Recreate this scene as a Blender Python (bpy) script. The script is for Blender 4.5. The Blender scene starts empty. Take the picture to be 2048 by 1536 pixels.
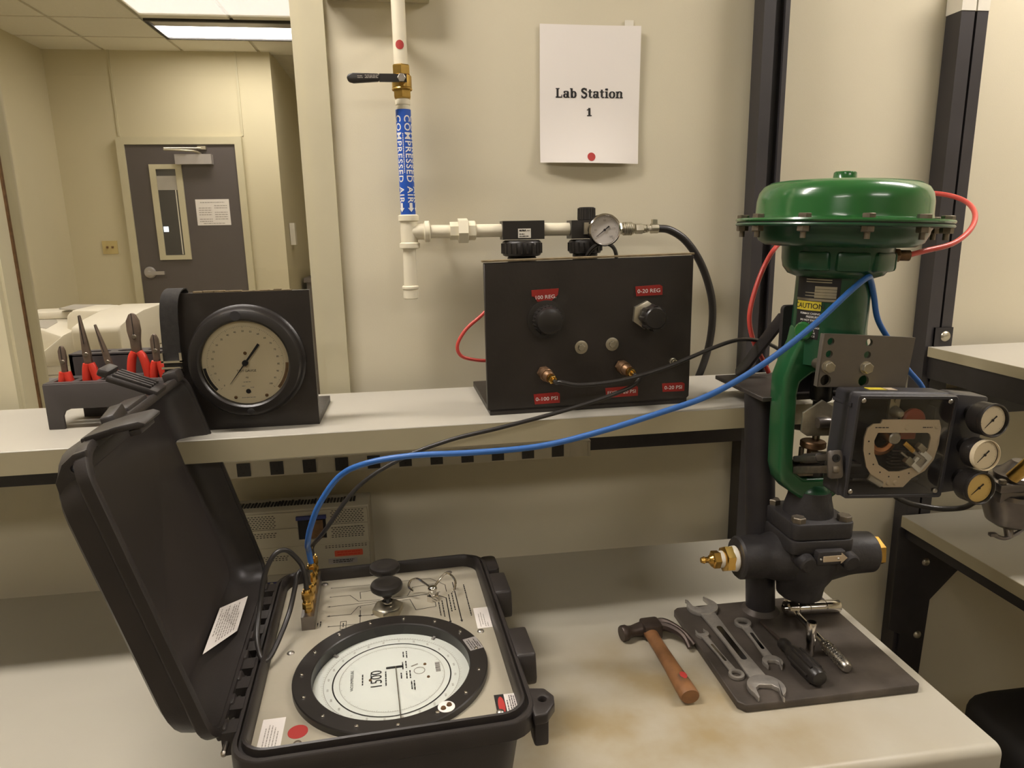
import bpy, bmesh, math, random
from mathutils import Matrix, Vector
random.seed(7)
sc = bpy.context.scene
col = sc.collection
R = math.radians
V = Vector

# ------------------------------------------------------------------ camera, world, exposure
cd = bpy.data.cameras.new('camera'); cam = bpy.data.objects.new('camera', cd); col.objects.link(cam)
PITCH, YAW, ROLL = R(-12.4404), R(7.8338), R(-1.1226)
fw = V((math.sin(YAW)*math.cos(PITCH), math.cos(YAW)*math.cos(PITCH), math.sin(PITCH)))
rt = V((math.cos(YAW), -math.sin(YAW), 0)); up = rt.cross(fw)
r2 = math.cos(ROLL)*rt + math.sin(ROLL)*up; u2 = -math.sin(ROLL)*rt + math.cos(ROLL)*up
cam.matrix_world = Matrix(((r2.x, u2.x, -fw.x, 0), (r2.y, u2.y, -fw.y, -1.56), (r2.z, u2.z, -fw.z, 1.511), (0, 0, 0, 1)))
cd.sensor_fit = 'HORIZONTAL'; cd.sensor_width = 36.0; cd.lens = 36.0*1400/2048; cd.clip_start = 0.02
sc.camera = cam
w = bpy.data.worlds.new('world'); sc.world = w; w.use_nodes = True
w.node_tree.nodes['Background'].inputs[0].default_value = (0.9, 0.8, 0.65, 1)
w.node_tree.nodes['Background'].inputs[1].default_value = 0.02
sc.view_settings.view_transform = 'Standard'; sc.view_settings.look = 'None'
sc.view_settings.gamma = 1.0; sc.view_settings.use_curve_mapping = False
sc.view_settings.exposure = 1.02
LAMP = (1.0, 0.925, 0.86)
LAMP_E = 34.0        # lens emission, this room
FAR_E = 10.0
BACK_E = 9.0         # lamps behind the camera
# lens emission, room behind the window

# ------------------------------------------------------------------ materials
def lin(c):
    return tuple(((x/255)/12.92 if x/255 <= .04045 else ((x/255+.055)/1.055)**2.4) for x in c)
MATS = {}
def mat(name, c, rough=.5, metal=0., var=.06, scale=12., bump=0., bscale=200., spec=.5, coat=0., srgb=False):
    if name in MATS: return MATS[name]
    if srgb: c = lin(c)
    m = bpy.data.materials.new(name); m.use_nodes = True; nt = m.node_tree; N = nt.nodes; L = nt.links
    b = N['Principled BSDF']
    b.inputs['Roughness'].default_value = rough; b.inputs['Metallic'].default_value = metal
    b.inputs['Specular IOR Level'].default_value = spec; b.inputs['Coat Weight'].default_value = coat
    b.inputs['Coat Roughness'].default_value = .08
    tc = N.new('ShaderNodeTexCoord')
    nz = N.new('ShaderNodeTexNoise'); nz.inputs['Scale'].default_value = scale; nz.inputs['Detail'].default_value = 4
    L.new(tc.outputs['Object'], nz.inputs['Vector'])
    rp = N.new('ShaderNodeValToRGB'); rp.color_ramp.elements[0].position = .3; rp.color_ramp.elements[1].position = .7
    rp.color_ramp.elements[0].color = tuple(max(0, x*(1-var)) for x in c)+(1,)
    rp.color_ramp.elements[1].color = tuple(min(1, x*(1+var)) for x in c)+(1,)
    L.new(nz.outputs['Fac'], rp.inputs['Fac']); L.new(rp.outputs['Color'], b.inputs['Base Color'])
    if bump:
        n2 = N.new('ShaderNodeTexNoise'); n2.inputs['Scale'].default_value = bscale; n2.inputs['Detail'].default_value = 3
        L.new(tc.outputs['Object'], n2.inputs['Vector'])
        bp = N.new('ShaderNodeBump'); bp.inputs['Strength'].default_value = bump; bp.inputs['Distance'].default_value = .002
        L.new(n2.outputs['Fac'], bp.inputs['Height']); L.new(bp.outputs['Normal'], b.inputs['Normal'])
    MATS[name] = m; return m
def stain(m, c2, scale, lo, hi, loc=(0, 0, 0), sc3=(1, 1, 1), amount=.8):
    """blend a stain colour over a material with a second noise"""
    nt = m.node_tree; N = nt.nodes; L = nt.links; b = N['Principled BSDF']
    src = b.inputs['Base Color'].links[0].from_socket
    tc = N.new('ShaderNodeTexCoord'); mp = N.new('ShaderNodeMapping'); mp.inputs['Location'].default_value = loc; mp.inputs['Scale'].default_value = sc3
    L.new(tc.outputs['Object'], mp.inputs['Vector'])
    nz = N.new('ShaderNodeTexNoise'); nz.inputs['Scale'].default_value = scale; nz.inputs['Detail'].default_value = 6
    L.new(mp.outputs['Vector'], nz.inputs['Vector'])
    mr = N.new('ShaderNodeMapRange'); mr.inputs['From Min'].default_value = lo; mr.inputs['From Max'].default_value = hi
    mr.inputs['To Max'].default_value = amount
    L.new(nz.outputs['Fac'], mr.inputs['Value'])
    mx = N.new('ShaderNodeMix'); mx.data_type = 'RGBA'
    L.new(mr.outputs['Result'], mx.inputs['Factor']); L.new(src, mx.inputs['A']); mx.inputs['B'].default_value = tuple(c2)+(1,)
    L.new(mx.outputs['Result'], b.inputs['Base Color']); return mr, mx
def emis(name, c, e):
    m = bpy.data.materials.new(name); m.use_nodes = True; nt = m.node_tree
    nt.nodes.remove(nt.nodes['Principled BSDF']); em = nt.nodes.new('ShaderNodeEmission')
    em.inputs[0].default_value = tuple(c)+(1,); em.inputs[1].default_value = e
    nt.links.new(em.outputs[0], nt.nodes['Material Output'].inputs[0]); MATS[name] = m; return m
def glass(name, tint=(1, 1, 1), refl=.5):
    m = bpy.data.materials.new(name); m.use_nodes = True; nt = m.node_tree; N = nt.nodes; L = nt.links
    N.remove(N['Principled BSDF'])
    t = N.new('ShaderNodeBsdfTransparent'); t.inputs[0].default_value = tuple(tint)+(1,)
    g = N.new('ShaderNodeBsdfGlossy'); g.inputs['Roughness'].default_value = .01
    f = N.new('ShaderNodeFresnel'); f.inputs[0].default_value = 1.45
    mm = N.new('ShaderNodeMath'); mm.operation = 'MULTIPLY'; mm.inputs[1].default_value = refl
    mx = N.new('ShaderNodeMixShader')
    L.new(f.outputs[0], mm.inputs[0]); L.new(mm.outputs[0], mx.inputs[0]); L.new(t.outputs[0], mx.inputs[1]); L.new(g.outputs[0], mx.inputs[2])
    L.new(mx.outputs[0], N['Material Output'].inputs[0]); MATS[name] = m; return m

M_wall = mat('wall_paint', (.62, .565, .42), .85, var=.025, scale=3, bump=.08, bscale=350)
M_farwall = mat('far_wall_paint', (.60, .54, .37), .85, var=.025, scale=2)
M_frame = mat('window_frame_paint', (.55, .50, .34), .5, var=.03)
M_ceil = mat('ceiling_tile', (.80, .76, .64), .95, var=.03, scale=60, bump=.1)
M_ceilg = mat('ceiling_grid', (.60, .56, .44), .6)
M_floor = mat('floor_tile', (.24, .21, .17), .5, var=.2, scale=8)
M_shelf = mat('shelf_laminate', (.42, .395, .335), .38, var=.03, scale=5, spec=.4)
M_lam = mat('worktop_laminate', (.47, .44, .36), .38, var=.03, scale=5, spec=.4)
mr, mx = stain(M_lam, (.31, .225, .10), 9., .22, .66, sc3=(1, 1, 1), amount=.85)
# brown stain near the hammer, its soft ellipse widened to paint weaker light at right
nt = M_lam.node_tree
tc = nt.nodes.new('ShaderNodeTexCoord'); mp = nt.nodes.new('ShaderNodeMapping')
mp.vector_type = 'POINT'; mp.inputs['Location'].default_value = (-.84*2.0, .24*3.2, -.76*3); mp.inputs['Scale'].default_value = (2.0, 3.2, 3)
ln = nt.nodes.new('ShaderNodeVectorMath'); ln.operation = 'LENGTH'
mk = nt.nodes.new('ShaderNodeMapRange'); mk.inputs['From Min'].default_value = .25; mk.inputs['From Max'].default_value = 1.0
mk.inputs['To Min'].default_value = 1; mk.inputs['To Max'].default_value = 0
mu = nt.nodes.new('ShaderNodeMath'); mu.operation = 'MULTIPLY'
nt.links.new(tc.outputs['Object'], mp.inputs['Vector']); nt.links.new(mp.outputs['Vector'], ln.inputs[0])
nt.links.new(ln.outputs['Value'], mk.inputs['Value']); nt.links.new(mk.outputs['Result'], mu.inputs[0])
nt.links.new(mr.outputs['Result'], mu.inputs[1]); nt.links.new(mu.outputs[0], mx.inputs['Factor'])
M_edge = mat('laminate_edge', (.43, .38, .25), .5, var=.04)
M_steel_blk = mat('black_powder_coat', (.022, .019, .020), .45, var=.15, scale=30)
M_upright = mat('upright_paint', (.040, .036, .038), .42, var=.1)
M_cap = mat('white_plastic', (.72, .68, .58), .4)
M_strip = mat('strip_metal', (.52, .48, .38), .4, metal=.15)
M_outlet = mat('outlet_plastic', (.016, .013, .011), .4)
M_pvc = mat('painted_pipe', (.74, .68, .52), .4, var=.03)
M_brass = mat('brass', (.55, .36, .10), .28, metal=1., var=.12, scale=60)
M_brassy = mat('bright_brass', (.72, .45, .12), .22, metal=1., var=.08, scale=60)
M_bronze = mat('dull_bronze', (.22, .13, .07), .45, metal=.8, var=.2, scale=80)
M_chrome = mat('chrome', (.75, .72, .68), .12, metal=1., var=.04)
M_steel = mat('brushed_steel', (.50, .47, .42), .33, metal=1., var=.1, scale=60)
M_tool = mat('tool_steel', (.42, .39, .35), .34, metal=.6, var=.15, scale=70)
M_zinc = mat('zinc_plate', (.40, .36, .27), .4, metal=.8, var=.15, scale=50)
M_nickel = mat('nickel_fitting', (.48, .44, .34), .35, metal=.9, var=.1, scale=60)
M_blue = mat('blue_hose_plastic', (.035, .135, .42), .35, var=.05)
M_bluelab = mat('blue_label', (.012, .085, .46), .4, var=.03)
M_white = mat('white_print', (.80, .78, .74), .6)
M_paper = mat('paper', (.80, .75, .70), .8, var=.015, scale=4)
M_ink = mat('black_ink', (.012, .010, .010), .6)
M_faint = mat('grey_print', (.30, .27, .23), .7)
M_reddot = mat('red_sticker', (.42, .035, .03), .55, var=.05)
M_redlab = mat('red_embossed_tape', (.30, .018, .014), .35, var=.12, scale=40)
M_redtube = mat('red_tube_plastic', (.55, .065, .05), .35, var=.05)
M_redgrip = mat('red_grip', (.58, .035, .018), .4, var=.06)
M_blkhose = mat('black_hose_rubber', (.022, .019, .017), .38, var=.1)
M_blkplas = mat('black_plastic', (.020, .017, .015), .35, var=.1)
M_box = mat('black_painted_board', (.021, .016, .013), .42, var=.25, scale=14, bump=.15, bscale=120)
stain(M_box, (.06, .055, .05), 9., .60, .78, amount=.5)
M_wood = mat('raw_plywood_edge', (.20, .15, .08), .8, var=.3, scale=60)
M_case = mat('case_plastic', (.030, .025, .023), .42, var=.1, scale=20, bump=.1, bscale=500)
M_caselid = mat('case_lid_inside', (.034, .028, .026), .40, var=.12, scale=9)
M_panel = mat('panel_aluminium', (.43, .39, .30), .42, metal=.15, var=.03, scale=30)
M_dialw = mat('white_dial', (.72, .73, .69), .5, var=.01)
M_dialc = mat('cream_dial', (.74, .63, .43), .5, var=.02)
M_dialy = mat('amber_dial', (.62, .42, .13), .5, var=.02)
M_dials = mat('silver_dial', (.62, .57, .52), .45, var=.02)
M_glass = glass('window_glass', (.97, .97, .95), .9)
M_lens = glass('gauge_glass', (.97, .98, .96), .8)
M_green = mat('green_enamel', (.022, .125, .030), .22, var=.06, scale=8, coat=.4)
M_castgreen = mat('dark_green_enamel', (.013, .070, .030), .30, var=.1, scale=10, coat=.2)
M_yoke = mat('yoke_enamel', (.016, .098, .034), .28, var=.08, scale=9, coat=.3)
M_cast = mat('cast_iron_paint', (.026, .023, .023), .5, var=.2, scale=25, bump=.25, bscale=160)
M_plate = mat('steel_base_plate', (.085, .070, .058), .5, metal=.35, var=.35, scale=16, bump=.1)
M_bolt = mat('bolt_steel', (.20, .17, .13), .42, metal=.8, var=.2, scale=90)
M_bracket = mat('grey_bracket', (.16, .14, .115), .45, metal=.35, var=.06, scale=20)
M_posbox = mat('positioner_plastic', (.040, .038, .042), .35, var=.08)
M_tan = mat('tan_quadrant', (.60, .48, .33), .42, metal=.2, var=.05)
M_copper = mat('copper', (.50, .22, .10), .35, metal=.9, var=.1)
M_redrub = mat('red_rubber', (.30, .06, .025), .45, var=.12)
M_clear = glass('clear_plastic', (.98, .98, .97), .45)
M_yellow = mat('yellow_label', (.62, .50, .035), .45)
M_alum = mat('cast_aluminium', (.20, .18, .165), .3, metal=.85, var=.12, scale=40)
M_hamw = mat('hammer_wood', (.23, .105, .04), .5, var=.25, scale=30)
M_hamh = mat('hammer_steel', (.075, .055, .045), .42, metal=.6, var=.2, scale=40)
M_plier = mat('plier_steel', (.17, .125, .095), .42, metal=.5, var=.2, scale=60)
M_rack = mat('grey_rack_plastic', (.060, .052, .050), .5, var=.06)
M_strap = mat('black_webbing', (.026, .023, .020), .85, var=.25, scale=120, bump=.12, bscale=500)
M_copier = mat('copier_plastic', (.74, .69, .58), .45, var=.01)
M_copiergray = mat('copier_tray_grey', (.42, .39, .34), .5)
M_binblue = mat('blue_grey_plastic', (.16, .15, .17), .5)
M_door = mat('door_paint', (.085, .070, .068), .5, var=.04)
M_doorglass = mat('dark_door_glass', (.05, .048, .048), .1)
M_switch = mat('yellowed_switch_plate', (.58, .46, .20), .4)
M_closer = mat('closer_metal', (.42, .39, .37), .4, metal=.4)
M_instr = mat('instrument_grey', (.40, .36, .26), .55, var=.03)
M_dark = mat('dark_recess', (.012, .010, .009), .6)
M_instrblue = mat('instrument_blue', (.035, .045, .16), .5)
M_chair = mat('black_upholstery', (.013, .011, .010), .8)
M_frameg = mat('grey_picture', (.20, .175, .155), .6)
E_lamp = emis('lamp_lens', LAMP, LAMP_E)
E_back = emis('back_lamp_lens', LAMP, BACK_E)
E_far = emis('far_lamp_lens', LAMP, FAR_E)
E_screen = emis('screen_glow', (.75, .9, 1.0), 1.6)

# ------------------------------------------------------------------ mesh builder
def frame(o, x=(1, 0, 0), z=(0, 0, 1)):
    z = V(z).normalized(); x = V(x); x = (x - z*x.dot(z)).normalized(); y = z.cross(x)
    return Matrix(((x.x, y.x, z.x, o[0]), (x.y, y.y, z.y, o[1]), (x.z, y.z, z.z, o[2]), (0, 0, 0, 1)))
def zframe(p, d):
    d = V(d).normalized(); a = V((1, 0, 0)) if abs(d.x) < .9 else V((0, 1, 0))
    return frame(p, a, d)
def crom(pts, k=6):
    P = [V(p) for p in pts]; P = [2*P[0]-P[1]] + P + [2*P[-1]-P[-2]]; out = []
    for i in range(1, len(P)-2):
        p0, p1, p2, p3 = P[i-1:i+3]
        for j in range(k):
            t = j/k
            out.append(.5*((2*p1)+(p2-p0)*t+(2*p0-5*p1+4*p2-p3)*t*t+(3*p1-p0-3*p2+p3)*t**3))
    out.append(P[-2]); return out
class MB:
    def __init__(s): s.b = bmesh.new()
    def _tf(s, vs, M):
        if M is not None: bmesh.ops.transform(s.b, matrix=M, verts=vs)
    def _bev(s, vs, w, seg=2, ang=30):
        es = set()
        for v in vs:
            for e in v.link_edges:
                if len(e.link_faces) == 2 and e.calc_face_angle(0) > R(ang): es.add(e)
        if es: bmesh.ops.bevel(s.b, geom=list(es), offset=w, segments=seg, affect='EDGES', profile=.5, clamp_overlap=True)
    def box(s, lo, hi, M=None, bev=0, seg=2):
        x0, y0, z0 = lo; x1, y1, z1 = hi
        vs = [s.b.verts.new(p) for p in ((x0,y0,z0),(x1,y0,z0),(x1,y1,z0),(x0,y1,z0),(x0,y0,z1),(x1,y0,z1),(x1,y1,z1),(x0,y1,z1))]
        for f in ((3,2,1,0),(4,5,6,7),(0,1,5,4),(1,2,6,5),(2,3,7,6),(3,0,4,7)): s.b.faces.new([vs[i] for i in f])
        s._tf(vs, M)
        if bev: s._bev(vs, bev, seg)
        return s
    def lathe(s, prof, M=None, n=32, a0=0., a1=2*math.pi):
        full = abs(a1-a0-2*math.pi) < 1e-6; rings = []; allv = []
        m = n if full else n+1
        for r, h in prof:
            if r < 1e-6: ring = [s.b.verts.new((0, 0, h))]
            else: ring = [s.b.verts.new((r*math.cos(a0+(a1-a0)*i/n), r*math.sin(a0+(a1-a0)*i/n), h)) for i in range(m)]
            rings.append(ring); allv += ring
        for A, B in zip(rings, rings[1:]):
            for i in range(n):
                j = (i+1) % m
                q = [A[i % len(A)], A[j % len(A)], B[j % len(B)], B[i % len(B)]]
                q2 = []
                for v in q:
                    if v not in q2: q2.append(v)
                if len(q2) >= 3:
                    try: s.b.faces.new(q2)
                    except ValueError: pass
        s._tf(allv, M); return s
    def cyl(s, p0, p1, r0, r1=None, n=20, bev=0):
        r1 = r0 if r1 is None else r1; p0 = V(p0); p1 = V(p1); h = (p1-p0).length
        if bev: pr = [(0, 0), (r0-bev, 0), (r0, bev), (r1, h-bev), (r1-bev, h), (0, h)]
        else: pr = [(0, 0), (r0, 0), (r1, h), (0, h)]
        return s.lathe(pr, zframe(p0, p1-p0), n)
    def hexa(s, p0, d, r, h, rot=0, chamfer=.12):
        return s.lathe([(0, 0), (r, 0), (r, h*(1-chamfer)), (r*.88, h), (0, h)], zframe(p0, d) @ Matrix.Rotation(rot, 4, 'Z'), 6)
    def tube(s, pts, r, n=10, k=6, cap=True):
        P = crom(pts, k) if k > 1 else [V(p) for p in pts]
        rr = r if callable(r) else (lambda t: r)
        t0 = (P[1]-P[0]).normalized(); nrm = t0.orthogonal().normalized(); rings = []
        for i, p in enumerate(P):
            t = ((P[i+1] if i+1 < len(P) else P[i])-(P[i-1] if i else P[i])).normalized()
            nrm = (nrm - t*nrm.dot(t)).normalized(); bn = t.cross(nrm); q = rr(i/(len(P)-1))
            rings.append([s.b.verts.new(p+q*(math.cos(2*math.pi*j/n)*nrm+math.sin(2*math.pi*j/n)*bn)) for j in range(n)])
        for A, B in zip(rings, rings[1:]):
            for j in range(n): s.b.faces.new((A[j], A[(j+1) % n], B[(j+1) % n], B[j]))
        if cap:
            s.b.faces.new(rings[0][::-1]); s.b.faces.new(rings[-1])
        return s
    def sph(s, c, r, sx=1, sy=1, sz=1, n=16, M=None):
        pr = [(r*math.sin(math.pi*i/(n//2+2)), -r*math.cos(math.pi*i/(n//2+2))) for i in range(n//2+3)]
        T = Matrix.Translation(c) @ (M or Matrix()) @ Matrix.Diagonal((sx, sy, sz, 1))
        return s.lathe(pr, T, n)
    def prism(s, poly, M, d, bev=0, holes=(), seg=2):
        """2-D polygon (CCW) in M's xy plane, extruded by d along M's z; holes are polygons"""
        loops = [poly]+list(holes); bot = []; vs = []; es = []
        for lp in loops:
            v = [s.b.verts.new((x, y, 0)) for x, y in lp]; vs += v
            es += [s.b.edges.new((v[i], v[(i+1) % len(v)])) for i in range(len(v))]
        if holes:
            g = bmesh.ops.triangle_fill(s.b, edges=es, use_beauty=True, use_dissolve=False, normal=(0, 0, 1))
            fs = [x for x in g['geom'] if isinstance(x, bmesh.types.BMFace)]
        else: fs = [s.b.faces.new(vs)]
        g = bmesh.ops.extrude_face_region(s.b, geom=fs)
        nv = [x for x in g['geom'] if isinstance(x, bmesh.types.BMVert)]
        bmesh.ops.translate(s.b, verts=nv, vec=(0, 0, d))
        al = vs+nv
        bmesh.ops.recalc_face_normals(s.b, faces=list({f for v in al for f in v.link_faces}))
        s._tf(al, M)
        if bev: s._bev(al, bev, seg, 40)
        return s
    def quad(s, pts):
        s.b.faces.new([s.b.verts.new(p) for p in pts]); return s
    def disc(s, M, r, n=32, r0=0, h=0):
        if r0: return s.lathe([(r0, h), (r, h)], M, n)
        return s.lathe([(r, h), (0, h)], M, n)
    def mesh(s, name, smooth=True):
        bmesh.ops.recalc_face_normals(s.b, faces=s.b.faces)
        me = bpy.data.meshes.new(name); s.b.to_mesh(me); s.b.free()
        if smooth:
            me.shade_smooth(); me.set_sharp_from_angle(angle=R(38))
        return me
def rrect(w, h, r, n=5, cx=0, cy=0):
    out = []
    for sx, sy, a in ((1, -1, -90), (1, 1, 0), (-1, 1, 90), (-1, -1, 180)):
        for i in range(n+1):
            t = R(a+90*i/n); out.append((cx+sx*(w/2-r)+r*math.cos(t), cy+sy*(h/2-r)+r*math.sin(t)))
    return out
def circ(cx, cy, r, n=16): return [(cx+r*math.cos(2*math.pi*i/n), cy+r*math.sin(2*math.pi*i/n)) for i in range(n)]

WM = {}
def link(o, parent=None, M=None):
    col.objects.link(o)
    if parent is not None: o.parent = parent
    WM[o.name] = M if M is not None else (WM[parent.name] if parent is not None else Matrix())
    return o
def tag(o, label=None, cat=None, group=None, kind=None):
    if label: o['label'] = label
    if cat: o['category'] = cat
    if group: o['group'] = group
    if kind: o['kind'] = kind
    return o
def thing(name, label, cat, loc=(0, 0, 0), rot=0., group=None):
    o = bpy.data.objects.new(name, None); M = Matrix.Translation(loc) @ Matrix.Rotation(rot, 4, 'Z')
    o.matrix_basis = M; o.empty_display_size = .02; link(o, None, M); return tag(o, label, cat, group)
def obj(name, mb, m, parent=None, label=None, space='world', smooth=True):
    """one mesh object; world-space geometry is moved into the parent's frame"""
    me = mb.mesh(name, smooth) if isinstance(mb, MB) else mb
    if space == 'world' and parent is not None: me.transform(WM[parent.name].inverted())
    me.materials.append(m); o = bpy.data.objects.new(name, me); link(o, parent)
    if label: o['label'] = label
    return o
def one(name, mb, m, label, cat, group=None, loc=None):
    """a thing that is a single mesh, origin at loc"""
    me = mb.mesh(name) if isinstance(mb, MB) else mb
    o = bpy.data.objects.new(name, me); me.materials.append(m)
    if loc is not None: me.transform(Matrix.Translation(loc).inverted()); o.location = loc
    link(o, None, Matrix.Translation(loc or (0, 0, 0))); return tag(o, label, cat, group)
def struct(name, mb, m, parent=None):
    me = mb.mesh(name); me.materials.append(m); o = bpy.data.objects.new(name, me); link(o, parent)
    if parent is None: o['kind'] = 'structure'
    return o
TXT = {}
def text_mesh(s, size, bold=0., align='CENTER', ext=0., space=1.):
    c = bpy.data.curves.new('txt', 'FONT'); c.body = s; c.size = size; c.align_x = align; c.align_y = 'CENTER'
    c.offset = bold*size; c.space_character = space; c.extrude = ext; c.resolution_u = 3
    o = bpy.data.objects.new('txt', c); col.objects.link(o)
    bpy.context.view_layer.update()
    me = bpy.data.meshes.new_from_object(o.evaluated_get(bpy.context.evaluated_depsgraph_get()))
    bpy.data.objects.remove(o); bpy.data.curves.remove(c); me.materials.clear()
    b_ = bmesh.new(); b_.from_mesh(me); bmesh.ops.triangulate(b_, faces=b_.faces[:]); b_.to_mesh(me); b_.free(); return me
def text(s, size, M, parent, m=None, name='lettering', bold=0., align='CENTER', sx=1., fn=None, space=1., cut=1):
    me = text_mesh(s, size, bold, align, 0., space)
    if sx != 1: me.transform(Matrix.Diagonal((sx, 1, 1, 1)))
    if fn:
        b_ = bmesh.new(); b_.from_mesh(me)
        for ax_ in (0, 1):
            lo = min(v.co[ax_] for v in b_.verts); hi = max(v.co[ax_] for v in b_.verts); st_ = .0022 if ax_ == cut else 9.
            k_ = lo+st_
            while k_ < hi:
                n_ = (1, 0, 0) if ax_ == 0 else (0, 1, 0); c_ = (k_, 0, 0) if ax_ == 0 else (0, k_, 0)
                bmesh.ops.bisect_plane(b_, geom=b_.verts[:]+b_.edges[:]+b_.faces[:], plane_co=c_, plane_no=n_); k_ += st_
        b_.to_mesh(me); b_.free()
        for v in me.vertices: v.co = fn(v.co)
    else: me.transform(M)
    me.transform(WM[parent.name].inverted()); me.materials.append(m or M_ink)
    o = bpy.data.objects.new(name, me); link(o, parent); return o
def lines(M, rows, parent, m, name='printed_lines', h=.0012):
    """rows of illegible print: (x0, x1, y) in M's plane, broken into word-like bars"""
    mb = MB(); rnd = random.Random(3)
    for x0, x1, y in rows:
        x = x0
        while x < x1:
            wd = min(x1-x, h*rnd.uniform(1.5, 5.))
            mb.quad([M @ V((a, b, 0)) for a, b in ((x, y-h/2), (x+wd, y-h/2), (x+wd, y+h/2), (x, y+h/2))]); x += wd+h*.7
    return obj(name, mb, m, parent, smooth=False)
def label_at(mb_poly, M, m, parent, name, label=None, t=.0004):
    return obj(name, MB().prism(mb_poly, M, t), m, parent, label)

# ------------------------------------------------------------------ room shell
WX0, WX1, WZ0, WZ1 = -.825, -.205, 1.09, 2.45
mb = MB()
mb.box((-3.4, 0, 0), (WX0, .12, 2.87)); mb.box((WX1, 0, 0), (3.4, .12, 2.87))
mb.box((WX0, 0, 0), (WX1, .12, WZ0)); mb.box((WX0, 0, WZ1), (WX1, .12, 2.87))
struct('wall_back', mb, M_wall)
struct('wall_left', MB().box((-3.52, -5.2, 0), (-3.4, .12, 2.87)), M_wall)
struct('wall_right', MB().box((3.4, -5.2, 0), (3.52, .12, 2.87)), M_wall)
struct('wall_front', MB().box((-3.4, -5.32, 0), (3.4, -5.2, 2.87)), M_wall)
struct('floor', MB().box((-3.6, -5.4, -.06), (3.6, .06, 0)), M_floor)
struct('floor_far', MB().box((-3.6, .06, -.06), (3.6, 6.6, 0)), mat('far_floor_tile', (.55, .50, .40), .5, var=.08, scale=6))
ceiling = struct('ceiling', MB().box((-3.6, -5.4, 2.88), (3.6, 6.6, 2.95)), M_ceilg)
struct('wall_far', MB().box((-2.73, 4.4, 0), (-1.0, 5.9, 2.88)), M_farwall)
struct('wall_far_left', MB().box((-2.73, .12, 0), (-2.61, 4.4, 2.88)), M_farwall)
struct('wall_far_right', MB().box((1.6, .12, 0), (1.72, 6.02, 2.88)), M_farwall)
struct('wall_far_recess', MB().box((-1.0, 5.9, 0), (1.6, 6.02, 2.88)), M_farwall)
# panel joints on the far wall
for i, x in enumerate((-2.155, -1.252)):
    struct('trim_%d' % (i+1), MB().box((x-.007, 4.392, 2.26), (x+.007, 4.4, 2.87)), M_frame)
# ceiling tiles of the far room (one lamp takes two of them)
TX, TY = .555, .46
tile_me = None
for i in range(8):
    for j in range(9):
        x0 = -2.74+TX*i; y0 = .35+TY*j
        if y0 < .12 or x0+TX > 1.7: continue
        if 3.5 < y0 < 3.6 and i in (2, 3): continue
        if tile_me is None:
            tile_me = MB().box((.012, .012, 0), (TX-.012, TY-.012, .02), bev=.003, seg=1).mesh('tile'); tile_me.materials.append(M_ceil)
        t = bpy.data.objects.new('tile', tile_me); t.location = (x0, y0, 2.868); link(t, ceiling)
# window: frame, sill bead, pane
mb = MB(); fwid = .048
prof = lambda x0, x1, z0, z1: mb.box((x0, -.014, z0), (x1, .0, z1), bev=.004)
prof(WX0-fwid, WX0, WZ0-fwid, WZ1+fwid); prof(WX1+.008, WX1+.008+fwid, WZ0-fwid, WZ1+fwid)
prof(WX0, WX1, WZ0-fwid, WZ0); prof(WX0, WX1, WZ1, WZ1+fwid)
mb.box((WX1-.010, -.006, WZ0), (WX1+.012, .05, WZ1), bev=.003)      # right bead
mb.box((WX0, .0, WZ0), (WX0+.006, .10, WZ1)); mb.box((WX0, 0, WZ0), (WX1, .05, WZ0+.008)); mb.box((WX0, 0, WZ1-.008), (WX1, .05, WZ1))
win = struct('window_1', mb, M_frame)
obj('glass_pane', MB().box((WX0, .056, WZ0), (WX1, .060, WZ1)), M_glass, win)
obj('glazing_seal', MB().box((WX0+.006, .048, WZ0), (WX0+.010, .055, WZ1)), M_bronze, win)

# ceiling lamps
def lamp(x0, y0, x1, y1, m, label, name='ceiling_lamp', lip=.0):
    o = thing(name, label, 'ceiling lamp', ((x0+x1)/2, (y0+y1)/2, 2.87))
    mb = MB(); t = .022
    for a, b in (((x0, y0), (x1, y0+t)), ((x0, y1-t), (x1, y1)), ((x0, y0+t), (x0+t, y1-t)), ((x1-t, y0+t), (x1, y1-t))):
        mb.box((a[0], a[1], 2.856), (b[0], b[1], 2.88))
    obj('lamp_frame', mb, M_dark if lip else M_ceilg, o)
    obj('lens', MB().box((x0+t, y0+t+lip, 2.866), (x1-t, y1-t, 2.872)), m, o)
    if lip: obj('reflector', MB().box((x0+t, y0+t, 2.864), (x1-t, y0+t+lip, 2.872)), M_closer, o)
    return o
lamp(-1.62, 3.57, -.50, 4.03, E_far, 'ceiling lamp glowing white beyond the window, above the far door', lip=.13)
lamp(-.2, 1.6, .9, 2.06, E_far, 'ceiling lamp of the far room out of view behind the wall')
lamp(-2.4, 1.2, -1.3, 1.66, E_far, 'ceiling lamp of the far room out of view above the copier')
lamp(1.35, -.66, 2.55, -.44, E_lamp, 'ceiling lamp above the right bench, out of view')
lamp(-1.45, -.66, -.25, -.44, E_lamp, 'ceiling lamp above the left end of the bench, out of view')
lamp(-1.62, -3.35, -.50, -2.9, E_back, 'ceiling lamp behind the camera on the left, out of view')
lamp(1.0, -3.35, 2.12, -2.9, E_back, 'ceiling lamp behind the camera on the right, out of view')

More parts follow.
